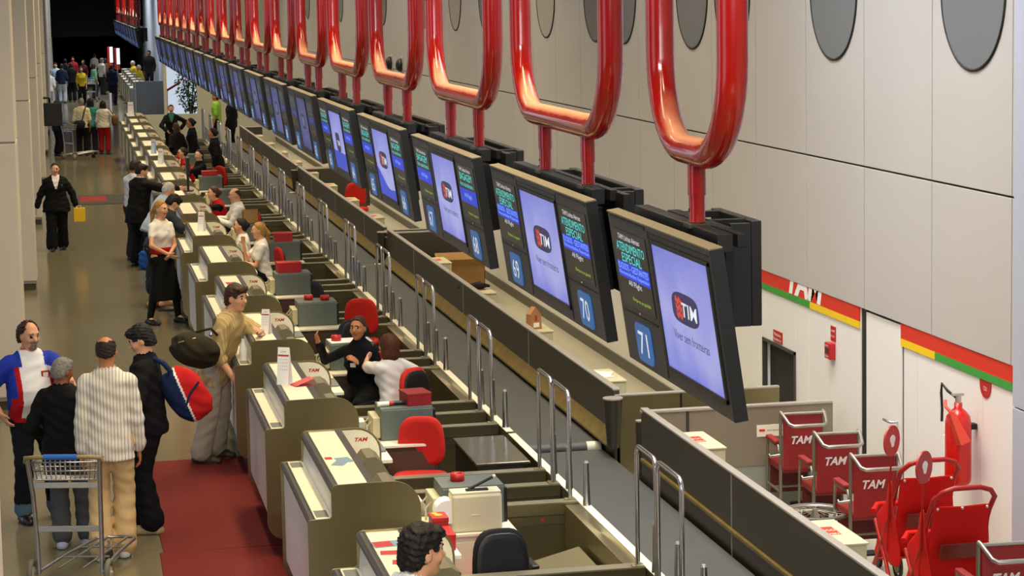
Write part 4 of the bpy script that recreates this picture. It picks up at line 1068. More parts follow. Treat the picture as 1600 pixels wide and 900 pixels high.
    # ---- clothes
    def sleeves(F, upto, off, flare=.0):
        for Sx, E_, W_ in ((SR, ER, WR), (SL, EL, WL)):
            r0 = (.050 if m else .042) * s * (fat * .5 + .5)
            if upto <= 1: F.cone(Sx, Sx + (E_ - Sx) * upto, r0 + off, r0 * .88 + off + flare, .018)
            else:
                F.cone(Sx, E_, r0 + off, r0 * .80 + off, .018); F.cone(E_, E_ + (W_ - E_) * (upto - 1), r0 * .80 + off, .033 * s + off * .8 + flare, .015)
    if bottom:
        kind, bm_ = bottom[0], bottom[1]; opt = bottom[2] if len(bottom) > 2 else {}
        F = Field(lo, hi, max(vs, .010)); off = .013 + opt.get('loose', 0)
        torso(F, .011, -.09 * s, .13 * s, m_=0)
        if kind in ('trousers', 'shorts'):
            up_ = opt.get('to', .93 if kind == 'trousers' else .05)
            for A, K, Hh in ((AR, KR, HR), (AL, KL, HL)):
                F.cone(Hh, K, .088 * s * fat + off, .060 * s + off, .03)
                e = K + (A - K) * up_; F.cone(K, e, .058 * s + off, (.046 + opt.get('flare', .012)) * s + off, .02)
                cut = e
        else:
            L = opt.get('len', .52)
            kc = (KR + KL) / 2; hc = P
            ax = nrm(kc - hc); endp = hc + ax * L * s
            sep = np.linalg.norm(KR - KL) / 2
            BB = np.array([B[0], np.cross(-ax, B[0]), -ax])
            F.loft(hc, BB, [-L * s, -.2 * s, 0], [sep + .085 * s, .165 * s + sep * .2, .172 * s], [.115 * s, .125 * s, .125 * s], [0, 0, -.01], .03)
        wrinkle(F, .004 if kind != 'skirt' else .002, s)
        field_object('skirt' if kind == 'skirt' else kind, F, bm_ if isinstance(bm_, list) else [bm_], body, ids=False, pattern=opt.get('pattern'))
        if opt.get('tights'):
            pass
    if top:
        for kind, tm, opt in ([top] if isinstance(top, tuple) else top):
            F = Field(lo, hi, max(vs, .009)); off = opt.get('off', .020)
            torso(F, off, opt.get('hem', -.06) * s, .565 * s, dw=opt.get('flare', .0))
            if opt.get('sleeve', 2) > 0:
                sleeves(F, opt.get('sleeve', 1.95), off - .004 + opt.get('sl_loose', 0), opt.get('cuff', 0))
            if opt.get('turtle'): F.cone(nb - B[2] * .04, nb + B[2] * .055 * s, .072 * s, .060 * s, .02)
            # neck opening
            if not opt.get('turtle'): F.ell(nb + B[2] * .045 * s + B[1] * .085 * s, np.array([.045, .050, .050]) * s, B, .01, cut=True)
            if opt.get('scoop'): F.ell(nb + B[2] * .02 * s + B[1] * .035 * s, np.array([.082, .085, .055]) * s, B, .01, cut=True)
            wrinkle(F, .0035 * (off / .02), s)
            pt = opt.get('pattern')
            if pt:
                PB, PP = B.copy(), P.copy()
                patt = lambda c, pt=pt: pt((c - PP) @ PB.T / s, c)
            else: patt = None
            o = field_object(kind, F, tm if isinstance(tm, list) else [tm], body, ids=False, pattern=patt)
            if opt.get('collar'):
                cm = opt['collar']; FC = Field(nb - .16, nb + .16, max(vs * .8, .008)); r1 = (.068 if m else .056) * s + off * .3
                FC.cone(nb - B[2] * .05 * s, nb + B[2] * .028 * s, r1 + .012 * s, r1 - .006 * s, .01); FC.cone(nb + B[2] * .035 * s, nb + B[2] * .09 * s, r1 - .008 * s, r1, .01, cut=True)
                FC.ell(nb + B[2] * .030 * s + B[1] * .085 * s, np.array([.030, .050, .055]) * s, B, .01, cut=True); FC.plane(nb + B[2] * .036 * s, B[2])
                field_object('collar', FC, [cm], o, ids=False)
    # ---- shoes
    if shoes is not None and toes:
        for A, heel, ball, toe, fw, up in feet:
            F = Field(np.minimum.reduce([A, heel, ball, toe]) - .1, np.maximum.reduce([A, heel, ball, toe]) + .1, min(vs, .010)); g = .007
            F.cone(A - up * .02 * s, heel, .036 * s + g, .036 * s + g, .02); F.cone(A - up * .03 * s, ball, .034 * s + g, .034 * s + g, .03); F.cone(heel, ball, .034 * s + g, .040 * s + g, .02); F.cone(ball, toe, .038 * s + g, .026 * s + g, .015)
            F.plane(A - up * (ank - .004), -up); F.plane(A + up * .005, up)
            field_object('shoe', F, [shoes], body, ids=False)
    J = dict(P=P, B=B, SR=SR, SL=SL, WR=WR, WL=WL, ER=ER, EL=EL, AR=AR, AL=AL, KR=KR, KL=KL, nb=nb, HC=HC, HB=HB, s=s, feet=feet, body=body, vs=vs, H=H)
    if extra: extra(J)
    return body, J
def world(body, p):
    return body.matrix_basis @ Vector(p)
# ---------------------------------------------------------------- the people
def PR(label, x, y, heading, **k):
    a = math.radians(heading); c, s_ = math.cos(a), math.sin(a)
    def L(p):
        dx, dy = p[0] - x, p[1] - y
        return (dx * c - dy * s_, dx * s_ + dy * c, p[2])
    z0 = k.pop('z0', 0)
    for key in ('hl', 'hr', 'fl', 'fr'):
        if 'w' + key in k: k[key] = L(k.pop('w' + key))
    return person(label, (x, y, z0), heading, **k)
def stripe(name, c1, c2, period, frac=.5, axis='X', rough=.85):
    m = mat(name, c1, rough, bump=.3, bscale=14, spec=.2); nt = m.node_tree; b = nt.nodes['Principled BSDF']
    tc = nt.nodes.new('ShaderNodeTexCoord'); sp = nt.nodes.new('ShaderNodeSeparateXYZ'); nt.links.new(tc.outputs['Object'], sp.inputs[0])
    d = nt.nodes.new('ShaderNodeMath'); d.operation = 'MODULO'; d.inputs[1].default_value = period
    ad = nt.nodes.new('ShaderNodeMath'); ad.operation = 'ADD'; ad.inputs[1].default_value = 50 * period
    nt.links.new(sp.outputs[axis], ad.inputs[0]); nt.links.new(ad.outputs[0], d.inputs[0])
    g = nt.nodes.new('ShaderNodeMath'); g.operation = 'GREATER_THAN'; g.inputs[1].default_value = period * frac; nt.links.new(d.outputs[0], g.inputs[0])
    mx = nt.nodes.new('ShaderNodeMix'); mx.data_type = 'RGBA'; mx.inputs[6].default_value = lin(c1); mx.inputs[7].default_value = lin(c2)
    nt.links.new(g.outputs[0], mx.inputs[0]); nt.links.new(mx.outputs[2], b.inputs['Base Color'])
    return m
C = cloth
JW, JR, JB = C('jersey_white', 'e2e2e6'), C('jersey_red', 'b8161c'), C('jersey_blue', '2338a8')
DENIM, DENIML = C('dark_denim', '14161e'), C('denim_cuff', '5c7488'); BLK = C('black', '0d0d0f'); KHAKI = C('khaki', 'c9ab7a'); STONE = C('stone', 'b3ab9a')
CHAR = C('charcoal', '2a2b2d'); GREYT = C('grey_trouser', '4c4e50'); WHT = C('white', 'e6e2dc'); NAVY = C('navy', '141828'); SUIT = C('suit_black', '0e0e11'); LBL = C('light_blue', 'a9b8cc')
def jersey(q, c):
    x, z = np.abs(q[:, 0]), q[:, 2]; r = np.zeros(len(q), int); r[(x > .125 - .03 * (z < 0)) & (x < .30)] = 1
    r[(x > .165) & (z > .18) | (x > .205) | ((z > .44) & (x > .10))] = 2; return r
def crest(J):
    s = J['s']; B = J['B']; P = J['P']; q = MB()
    for (x, w, h, mi, z) in ((-.085, .034, .04, 0, .355), (-.085, .022, .028, 1, .355)):
        c = P + B[0] * x * s + B[2] * z * s + B[1] * (.178 if mi == 0 else .182) * s
        q.M = Matrix([[*(B[0][i] for i in range(0, 1)), 0, 0, 0]] * 4) if False else None
        pts = [(-1, 1), (1, 1), (1, -.2), (0, -1.1), (-1, -.2)]
        f = [c + B[0] * a * w * s + B[2] * b_ * h * s for a, b_ in pts]; bk = [p - B[1] * .05 for p in f]
        q.add(f + bk, [[4, 3, 2, 1, 0]] + [[i, (i + 1) % 5, 5 + (i + 1) % 5, 5 + i] for i in range(5)], mi)
    q.build('crest', [REDPL, WHITE], J['body'])
PR('bearded person in a white jersey with blue sleeves and red side panels', -.40, 19.60, 163, h=1.76, vs=.0085, skin='light', hair='receding', hairc='brown', beard='grey', belly=.12, fat=1.05, head=(.25, -.15, 0),
   whl=(.02, 18.98, 1.22), el=(-.9, -.1, .3), whr=(-.66, 19.45, .98), er=(.9, -.4, 0), top=('jersey', [JW, JR, JB], dict(sleeve=.85, hem=-.05, pattern=jersey, sl_loose=.014, cuff=.01, collar=JR)),
   bottom=('trousers', [DENIM, DENIML], dict(pattern=lambda c: (c[:, 2] < .17).astype(int), loose=.006, flare=.02)), wfl=(-.22, 19.62, 0), wfr=(-.50, 19.52, 0), extra=crest)
PR('grey-haired person in a black jacket and grey trousers, seen from behind', -.13, 18.50, 12, h=1.60, vs=.0085, skin='brown', hair='short', hairc='grey', head=(-.65, -.28, 0), fat=.95,
   hl=(-.20, .16, .92), hr=(.20, .22, 1.0), top=('jacket', BLK, dict(sleeve=1.95, hem=-.16, off=.026, flare=.01, collar=BLK)), bottom=('trousers', GREYT, dict(loose=.008, flare=.02)), shoes=mat('shoe_blue_white', 'aab0c4', .5), wfl=(-.17, 18.47, 0), wfr=(.03, 18.52, 0))
SH1 = stripe('striped_shirt_white', 'dcd6ca', 'aca392', .026, .70)
def watch(J):
    d = nrm(J['WL'] - J['EL']); q = MB(); c = J['WL'] - d * .02
    u = nrm(np.cross(d, [0, 0, 1.0]) if abs(d[2]) < .9 else np.cross(d, [1., 0, 0])); w = np.cross(d, u)
    q.tube([c + (u * math.cos(a) + w * math.sin(a)) * .034 for a in [2 * PI * i / 16 for i in range(16)]], .008, 6, closed=True); q.build('wristwatch', CHROME, J['body'])
PR('balding person in a white striped shirt and khaki trousers, seen from behind', .235, 18.02, 4, h=1.83, vs=.0085, skin='tan', hair='bald', hairc='dark', head=(0, -.12, 0), fat=.88,
   hl=(-.225, .02, .80), hr=(.235, .08, .82), top=('shirt', SH1, dict(sleeve=1.86, hem=-.14, off=.024, flare=.012, sl_loose=.006, cuff=.006, collar=SH1)), bottom=('trousers', KHAKI, dict(loose=.010, flare=.03, to=.97)), shoes=SHOE_WHT, wfl=(.14, 17.98, 0), wfr=(.32, 18.05, 0), extra=watch)
PR('dark-haired person in a black polo shirt with the sports bag, in profile', .60, 18.86, 281, h=1.79, vs=.0085, skin='light', hair='thick', hairc='black', head=(.1, -.42, 0), lean=.08, belly=.05, fat=.95,
   whl=(.24, 18.62, 1.02), whr=(.26, 19.0, 1.12), top=('polo_shirt', BLK, dict(sleeve=.92, hem=-.10, off=.026, sl_loose=.014, cuff=.01, collar=BLK)), bottom=('trousers', C('black_jeans', '0c0d11'), dict(loose=.012, flare=.03)), shoes=SHOE_TAN, wfl=(.58, 18.76, 0), wfr=(.50, 18.98, 0))
SH2 = stripe('striped_shirt_beige', 'ae9566', 'c6ae7e', .028, .6)
PR('person in a beige striped shirt and stone trousers leaning on the check-in desk', 1.08, 21.50, 118, h=1.82, vs=.0085, skin='light', hair='thick', hairc='brown', head=(-.30, -.10, 0), lean=.37, hipshift=(-.02, .25), fat=.92,
   whl=(1.72, 21.10, 1.33), el=(-.9, .2, -.6), whr=(1.46, 21.02, .90), er=(.3, -1, .0), top=('shirt', SH2, dict(sleeve=1.12, hem=-.14, off=.026, flare=.012, sl_loose=.010, cuff=.008, collar=SH2)), bottom=('trousers', STONE, dict(loose=.014, flare=.03)), shoes=SHOE_BRN, wfl=(1.30, 21.72, 0), wfr=(1.14, 21.50, 0), fyaw=(0, .1), extra=watch)
def badge(J, x=.07, z=.36, y=.135):
    s = J['s']; B = J['B']; P = J['P']; c = P + B[0] * x * s + B[2] * z * s + B[1] * y * s; q = MB()
    f = [c + B[0] * a * .028 + B[2] * b_ * .02 for a, b_ in ((-1, -1), (1, -1), (1, 1), (-1, 1))]; bk = [p - B[1] * .03 for p in f]
    q.add(f + bk, [[0, 1, 2, 3]] + [[i, 4 + i, 4 + (i + 1) % 4, (i + 1) % 4] for i in range(4)]); q.build('name_badge', WHITE, J['body'])
def sash(J):
    P, B, s = J['P'], J['B'], J['s']; F = Field(P - .3, P + .35, .012); F.loft(P, B, [.06 * s, .15 * s], [.168 * s, .155 * s], [.128 * s, .122 * s], [0, .004], .01)
    field_object('sash', F, [C('sash_red', 'a01418')], J['body'], ids=False); badge(J, -.05, .38, .14)
def tights(label, *a, **k): return PR(label, *a, **k)
TIGHT = C('black_tights', '0b0b0d', .6)
def leg_cover(J, m=None):
    m = m or TIGHT; lo = np.minimum.reduce([J['AR'], J['AL'], J['P']]) - .25; hi = np.maximum.reduce([J['AR'], J['AL'], J['P']]) + .25; F = Field(lo, hi, .014); s = J['s']
    for A, K, sg in ((J['AR'], J['KR'], 1), (J['AL'], J['KL'], -1)):
        Hh = J['P'] + np.array([.09 * s * sg, 0, 0]); F.cone(Hh, K, .092 * s, .064 * s, .02); mid = K + (A - K) * .3; F.cone(K, mid, .061 * s, .061 * s, .02); F.cone(mid, A - [0, 0, .02], .061 * s, .044 * s, .02)
    field_object('tights', F, [m], J['body'], ids=False)
def blonde(J): sash(J); leg_cover(J)
PR('blonde person walking in a white t-shirt, red sash and long black skirt', 1.22, 31.2, 140, h=1.74, sex='f', vs=.012, skin='light', hair='pony', hairc='blond', head=(.18, -.1, 0), twist=-.1,
   hl=(.03, .20, .98), hr=(.10, .24, .99), el=(-1, -.4, -.2), er=(1, -.3, -.2), top=('t_shirt', WHT, dict(sleeve=.5, hem=.06, off=.014, scoop=1)), bottom=('skirt', BLK, dict(len=.60)), wfl=(1.42, 31.2, 0), wfr=(1.02, 31.1, 0), extra=blonde)
SANDAL = mat('sandal_sole', '17130f', .6)
PR('person in a dark grey t-shirt and flip-flops bending over the ledge of a desk', 1.30, 32.9, 75, h=1.74, vs=.013, skin='light', hair='thick', hairc='black', head=(.0, -.75, 0), lean=.52, hipshift=(0, -.12),
   whl=(1.72, 33.55, 1.10), whr=(1.76, 32.80, 1.12), el=(-1, -.2, -.4), er=(1, -.2, -.5), top=('t_shirt', C('dark_grey_tee', '2c2f36'), dict(sleeve=.85, hem=-.08, off=.026, sl_loose=.012)), bottom=('shorts', CHAR, dict(to=.55, loose=.03, flare=.05)), shoes=None, wfl=(1.12, 32.9, .02), wfr=(1.28, 32.4, .02),
   extra=lambda J: [MB().box((-.045, -.13, -.004), (.045, .14, .016), 0, .006).build('flip_flop', SANDAL, J['body'], loc=(f[0][0], f[0][1] + .05, 0.004)) for f in J['feet']])
PR('person in a pale blue shirt and pale cap bending over a desk, half hidden', 1.24, 35.6, 70, h=1.70, vs=.014, skin='light', hair='cap', hairc='white', head=(0, -.5, 0), lean=.55, whl=(1.62, 35.9, 1.10), whr=(1.64, 35.3, 1.10), top=('shirt', LBL, dict(sleeve=1.9, off=.026, hem=-.1, collar=LBL)), bottom=('trousers', CHAR, dict(loose=.01)))
PR('person in a black suit reaching over the desk, with a white collar', 1.12, 38.05, 48, h=1.76, vs=.012, skin='light', hair='short', hairc='black', head=(-.55, -.35, 0), lean=.16, whr=(1.80, 37.9, 1.30), whl=(1.62, 38.55, 1.30), el=(-.6, -.5, -.5), top=('suit_jacket', SUIT, dict(sleeve=1.92, hem=-.20, off=.032, flare=.018, collar=WHT)), bottom=('trousers', SUIT, dict(loose=.015, flare=.025)))
PR('person in a white shirt and dark trousers at the desk behind the black suit', 1.08, 38.95, 42, h=1.76, vs=.013, skin='tan', hair='short', hairc='dark', head=(-.3, -.3, 0), lean=.1, whr=(1.62, 39.0, 1.12), whl=(1.50, 39.4, 1.12), top=('shirt', C('white_shirt', 'c6c9d2'), dict(sleeve=1.9, hem=.0, off=.024, collar=WHT)), bottom=('trousers', CHAR, dict(loose=.012, flare=.02)))
def vfront(q, c):
    x, y, z = q[:, 0], q[:, 1], q[:, 2]; return ((y > .02) & (np.abs(x) < .012 + .30 * np.clip(z - .30, 0, .2)) & (z > .30)).astype(int)
PR('person in a black trouser suit walking towards the camera with the yellow folder', -.24, 41.1, 178, h=1.60, sex='f', vs=.013, skin='light', hair='bun', hairc='dark', head=(.05, -.05, 0), fat=1.16, hl=(-.34, .06, .80), hr=(.36, .02, .76), el=(-1, -.3, 0), er=(1, -.3, 0),
   top=('jacket', [BLK, WHT], dict(sleeve=1.9, hem=-.16, off=.034, flare=.02, pattern=vfront)), bottom=('trousers', BLK, dict(loose=.024, flare=.03)), fl=(-.09, -.12, 0), fr=(.11, .14, 0), extra=lambda J: badge(J, -.09, .36, .15))
PR('dark-haired person in a white pinstriped shirt at the bottom edge, facing right', 1.40, 10.77, 66, h=1.91, vs=.0085, skin='light', hair='thick', hairc='black', head=(-.10, -.08, 0), lean=.42, hl=(-.2, .28, 1.05), hr=(.2, .3, 1.05), top=('shirt', stripe('pinstripe_shirt', 'd6d8e2', 'a8aebe', .02, .8), dict(sleeve=1.9, off=.026, hem=-.05, collar=WHT)), bottom=('trousers', CHAR, dict(loose=.012)))
# ---- clerks behind the desks
def seat_kw(x, y, a, fwd=.42, sp=.12, z=.0):
    r = math.radians(a); f = (math.sin(r), math.cos(r)); rt = (f[1], -f[0])
    return dict(seat=.575, wfl=(x + f[0] * fwd - rt[0] * sp, y + f[1] * fwd - rt[1] * sp, z), wfr=(x + f[0] * fwd + rt[0] * sp, y + f[1] * fwd + rt[1] * sp, z))
TURT = C('turtleneck_black', '0c0d12')
PR('smiling seated clerk in a black turtleneck, one hand out over the desk', 2.78, 21.78, 212, h=1.68, sex='f', vs=.0085, skin='tan', hair='bun', hairc='brown', head=(.02, .02, .0), lean=.12, whr=(2.36, 21.86, 1.08), er=(.7, -.3, -.6), whl=(2.74, 21.62, .88), el=(-.8, -.6, -.2),
   top=('turtleneck_top', TURT, dict(sleeve=1.9, hem=-.05, off=.018, turtle=True)), bottom=('trousers', BLK, dict(loose=.012)), **seat_kw(2.78, 21.78, 212), extra=lambda J: badge(J, .02, .33, .155))
PR('seated clerk with a brown bob and white shirt, her back to the camera', 2.98, 21.0, 325, h=1.56, sex='f', vs=.0085, skin='fair', hair='bob', hairc='auburn', head=(0, -.1, 0), lean=.12, whl=(2.78, 21.42, .96), el=(-1, -.2, -.3), whr=(3.1, 21.4, .85), top=('blouse', WHT, dict(sleeve=.75, hem=-.04, off=.018, sl_loose=.012, collar=WHT)), bottom=('skirt', BLK, dict(len=.5)), **dict(seat_kw(2.98, 21.0, 325), seat=.545))
PR('seated clerk with a long fair ponytail and white t-shirt, hand to the mouth', 2.66, 31.45, 268, h=1.66, sex='f', vs=.012, skin='light', hair='pony', hairc='blond', head=(0, -.05, 0), lean=.10, whr=(2.38, 31.47, 1.03), er=(.4, -.2, -1), whl=(2.32, 31.4, .80), top=('t_shirt', WHT, dict(sleeve=.6, hem=-.02, off=.018, scoop=1)), bottom=('skirt', BLK, dict(len=.5)), **seat_kw(2.66, 31.45, 268))
PR('seated clerk with black hair facing left behind the ponytailed clerk', 2.46, 32.15, 275, h=1.66, sex='f', vs=.013, skin='light', hair='bun', hairc='black', lean=.1, top=('blouse', WHT, dict(sleeve=.9, off=.018)), bottom=('trousers', BLK, {}), **seat_kw(2.46, 32.15, 275))
PR('balding seated clerk in a white shirt facing left beside the cardboard box', 2.76, 37.0, 262, h=1.70, vs=.013, skin='light', hair='bald', hairc='brown', head=(0, -.1, 0), lean=.12, whl=(2.36, 36.9, .85), whr=(2.36, 37.2, .85), top=('shirt', WHT, dict(sleeve=1.9, off=.022, collar=WHT)), bottom=('trousers', CHAR, {}), **seat_kw(2.76, 37.0, 262))
RV = C('vest_red', 'b0141c')
def vest(q, c):
    x = np.abs(q[:, 0]); return ((x < .17)).astype(int)
PR('seated clerk in a red vest with black sleeves, arms stretched over the desk', 2.60, 38.0, 262, h=1.68, sex='f', vs=.014, skin='light', hair='bun', hairc='brown', lean=.35, whl=(2.05, 37.5, 1.0), whr=(2.05, 38.1, .95), top=('vest', [BLK, RV], dict(sleeve=1.9, off=.022, pattern=vest)), bottom=('trousers', BLK, {}), **seat_kw(2.60, 38.0, 262))
PR('seated clerk with dark hair in black and red, face turned to the camera', 2.74, 47.0, 250, h=1.68, sex='f', vs=.014, skin='fair', hair='bun', hairc='black', head=(.5, 0, 0), lean=.1, whr=(2.36, 46.9, .95), whl=(2.4, 46.4, .92), top=('jacket', [BLK, RV], dict(sleeve=1.9, off=.024, hem=-.08, pattern=lambda q, c: ((q[:, 0] > .10) & (q[:, 2] > .1)).astype(int))), bottom=('trousers', BLK, {}), **seat_kw(2.74, 47.0, 250))
PR('seated clerk in red leaning on one elbow behind the black and red jacket', 2.55, 48.15, 262, h=1.66, sex='f', vs=.016, skin='light', hair='bun', hairc='dark', lean=.25, whr=(2.3, 48.2, 1.08), top=('blouse', RV, dict(sleeve=1.9, off=.02)), bottom=('trousers', BLK, {}), **seat_kw(2.55, 48.15, 262))
PR('standing clerk in a black jacket with a white emblem, facing away', 3.28, 50.2, 285, h=1.62, sex='f', vs=.015, skin='tan', hair='bun', hairc='black', lean=.15, top=('jacket', BLK, dict(sleeve=1.95, off=.03, hem=-.16)), bottom=('trousers', BLK, dict(loose=.01)), extra=lambda J: badge(J, .02, .36, -.125))
PR('clerk in profile with black hair in the middle of the far desks', 2.95, 53.5, 270, h=1.68, sex='f', vs=.017, skin='tan', hair='bun', hairc='black', lean=.1, top=('jacket', SUIT, dict(sleeve=1.95, off=.026)), bottom=('trousers', BLK, {}))
PR('seated clerk with long brown hair in a dark jacket, back to the camera', 2.76, 57.35, 335, h=1.68, sex='f', vs=.015, skin='fair', hair='long', hairc='brown', lean=.15, top=('jacket', SUIT, dict(sleeve=1.95, off=.028)), bottom=('trousers', BLK, {}), **seat_kw(2.76, 57.35, 335))
PR('standing clerk in a dark suit with a green scarf, hand on hip, facing the camera', 2.78, 61.0, 182, h=1.66, sex='f', vs=.014, skin='light', hair='bun', hairc='brown', head=(0, -.05, 0), hl=(-.24, .06, .99), el=(-1, -.35, 0), hr=(.14, .26, .95), er=(1, -.2, -.2), top=('suit_jacket', [SUIT, C('scarf_green', '3f7a5c')], dict(sleeve=1.95, hem=-.14, off=.03, pattern=vfront)), bottom=('skirt', SUIT, dict(len=.5)))
PR('person in a lime green shirt looking up behind the far rails', 4.30, 65.6, 285, h=1.74, vs=.016, skin='tan', hair='short', hairc='dark', head=(.1, .25, 0), top=('polo_shirt', C('lime', '8fbf4a'), dict(sleeve=.9, hem=-.1, off=.026)), bottom=('trousers', NAVY, dict(loose=.012)))
PR('grey-haired person in black standing beside the lime green shirt', 4.66, 64.6, 300, h=1.72, vs=.017, skin='light', hair='short', hairc='grey', head=(0, -.1, 0), top=('jacket', BLK, dict(sleeve=1.95, hem=-.14, off=.03)), bottom=('trousers', BLK, dict(loose=.012)))
# ---- the aisle in the distance
PR('person in dark uniform standing by the left columns under the hanging sign', -.27, 66.2, 60, h=1.62, vs=.017, skin='brown', hair='short', hairc='black', top=('jacket', NAVY, dict(sleeve=1.95, hem=-.14, off=.03)), bottom=('trousers', BLK, dict(loose=.012)))
PR('grey-haired person in a cream shirt with a shoulder bag, back to the camera', .44, 65.9, 5, h=1.68, vs=.016, skin='tan', hair='short', hairc='grey', top=('shirt', C('cream_shirt', 'cfc39c'), dict(sleeve=1.2, hem=-.08, off=.028)), bottom=('trousers', BLK, dict(loose=.014)))
PR('dark-haired person in a teal top beside the cream shirt', .70, 66.5, 0, h=1.66, sex='f', vs=.017, skin='tan', hair='bob', hairc='black', top=('blouse', C('teal', '3c8a8c'), dict(sleeve=1.2, hem=-.08, off=.024)), bottom=('trousers', CHAR, dict(loose=.01)))
PR('person in a white sweater and red trousers, back to the camera', 1.06, 66.3, 15, h=1.58, sex='f', vs=.016, skin='light', hair='bob', hairc='black', fat=1.1, hr=(.32, .24, 1.0), top=('sweater', C('cream_sweater', 'd6cfc0'), dict(sleeve=1.95, hem=-.06, off=.03)), bottom=('trousers', C('red_trousers', '9c1a20'), dict(loose=.012, to=.85)))
FAR = [(-.62, 92, 20, 'm', 'e0d8cc', 'b8b0a8', 'tan', 'dark', 'person in a white top near the columns holding an orange banner pole'), (-.12, 100, 10, 'm', '1c2440', 'b9c0cc', 'tan', 'black', 'person in a navy top and pale jeans, back turned, in the far crowd'),
       (-.38, 102, 190, 'm', 'b4c4d4', '6f8498', 'light', 'brown', 'person in a light blue shirt in the far crowd'), (.30, 101, 0, 'm', '121214', '121216', 'brown', 'black', 'person dressed all in black in the far crowd'),
       (.70, 98, 170, 'f', 'c8b02c', '121216', 'light', 'brown', 'person in a bright yellow top in the far crowd'), (.42, 112, 180, 'm', '8c1c24', '1c1c22', 'tan', 'dark', 'person in a red top at the back of the far crowd'),
       (1.30, 103, 60, 'f', '6f9c74', '2c3034', 'tan', 'dark', 'person in a pale green top beside the far trolley'), (1.98, 97, 30, 'm', '141c34', '121828', 'brown', 'black', 'person in a navy coat at the near end of the far counters'),
       (1.75, 108, 60, 'm', 'd8d4cc', '34363c', 'light', 'grey', 'person in a white shirt at the far counters'), (2.0, 112, 70, 'f', '5c4034', '2c2420', 'brown', 'black', 'person in a brown top at the far counters'), (1.55, 118, 40, 'm', 'c4c0b8', '2c2c30', 'tan', 'dark', 'person in a pale shirt furthest along the far counters'),
       (.05, 108, 0, 'm', '2a2c34', '22242c', 'tan', 'black', 'person in dark grey deep in the far crowd'), (.9, 110, 200, 'f', '4c1c20', '1a1a1e', 'tan', 'black', 'person in dark red deep in the far crowd')]
for (x, y, a, sx_, c1, c2, sk, hc, lab) in FAR:
    PR(lab, x, y, a, h=1.74 if sx_ == 'm' else 1.64, sex=sx_, vs=.026, skin=sk, hair='short' if sx_ == 'm' else 'bob', hairc=hc, top=('top', C('far_' + c1, c1), dict(sleeve=1.3, off=.03, hem=-.08)), bottom=('trousers', C('far_' + c2, c2), dict(loose=.014)), shoes=SHOE_BLK)
CAPY = C('far_yellow_shirt', 'b8a02c')
for k, (x, y, lab) in enumerate(((3.05, 100.2, 'seated clerk in a yellow shirt and white cap at the far counters'), (3.10, 93.75, 'second seated clerk in olive yellow and a white cap, nearer the grey counter end'))):
    PR(lab, x, y, 250, h=1.70, vs=.024, skin='tan', hair='cap', hairc='white', lean=.15, top=('shirt', CAPY, dict(sleeve=.9, off=.028)), bottom=('trousers', C('far_pale', 'b8b2a0'), {}), z0=.42, **dict(seat_kw(x, y, 250), seat=.575))
PR('person in a black suit standing behind the far counters', 3.72, 100.9, 200, h=1.80, vs=.024, skin='brown', hair='short', hairc='black', top=('suit_jacket', SUIT, dict(sleeve=1.95, off=.03, hem=-.18)), bottom=('trousers', SUIT, dict(loose=.012)), z0=.42)
# ---------------------------------------------------------------- luggage and trolleys
def blob(name, mats, parts, lo, hi, vs=.01, pattern=None, parent=None, wr=0.):
    F = Field(lo, hi, vs)
    for kind, *a in parts:
        getattr(F, kind)(*a[0], **(a[1] if len(a) > 1 else {}))
    if wr: wrinkle(F, wr, 1.)
    return field_object(name, F, mats, parent, pattern=pattern, ids=False)
def strap(parent, pts, m, name='strap', w=.022):
    return MB().tube(pts, w, 8).build(name, m, parent)
BAGR, BAGB = C('bag_red', 'b81c1c'), C('bag_blue', '18264e'); BAGO = C('bag_olive', '2c2719')
def bagpat(c):
    r = np.zeros(len(c), int); d = c[:, 0] * .9 + c[:, 2] * .35; r[d < -.01] = 1; r[(d > -.028) & (d < -.01)] = 2; return r
sb = blob('sports_bag', [BAGR, BAGB, WHT], [('ell', ((0, 0, 0), (.17, .14, .25), (rotz(0) @ roty(-.62)).T), dict(p=2.6))], (-.36, -.3, -.36), (.36, .3, .36), pattern=bagpat, wr=.004)
sb.location = (.90, 18.84, 1.17); tag(sb, 'red and blue sports bag with white piping hanging behind the black polo shirt', 'bag')
MB().tube([(.10, -.13, .12), (.02, -.15, .02), (-.02, -.14, -.10)], .010, 6).build('pocket_zip', BAGB, sb)
strap(sb, [(-.10, -.06, .17), (-.18, -.07, .28), (-.26, -.05, .325), (-.36, -.02, .26)], BAGB)
db = blob('duffel_bag', [BAGO], [('ell', ((0, 0, 0), (.20, .25, .155), (rotz(.5) @ roty(.35)).T), dict(p=2.5))], (-.36, -.36, -.3), (.36, .36, .3), wr=.006)
db.location = (1.09, 20.86, 1.22); tag(db, 'olive canvas duffel bag slung behind the man in the beige striped shirt', 'bag')
strap(db, [(-.08, -.02, .15), (.06, .02, .18), (.16, .05, .19), (.22, .08, .12)], BAGO, w=.013)
MB().tube([(-.16, -.14, .10), (0, -.17, .14), (.12, -.16, .07)], .008, 6).build('zip', mat('brass', 'a08a4a', .35, .8), db)
MB().ball((.15, -.06, .15), .02, 8).build('buckle', CHROME, db)
f = empty('folder', (.16, 40.92, .52), R(10), 'bright yellow folder carried by the woman in the black trouser suit', 'folder')
MB().box((-.105, -.02, 0), (.105, .02, .25), 0, .006).build('cover', YEL, f); MB().tube([(-.035, 0, .25), (-.035, 0, .285), (.035, 0, .285), (.035, 0, .25)], .007, 6).build('grip', YEL, f)
bb = blob('carrier_bag', [C('bag_bright_blue', '2458b0')], [('ell', ((0, 0, .15), (.13, .07, .16)), dict(p=4))], (-.2, -.15, 0), (.2, .15, .36), vs=.014, wr=.006)
bb.location = (1.22, 37.55, 0); tag(bb, 'bright blue bag on the floor at the feet of the black-suited man', 'bag')
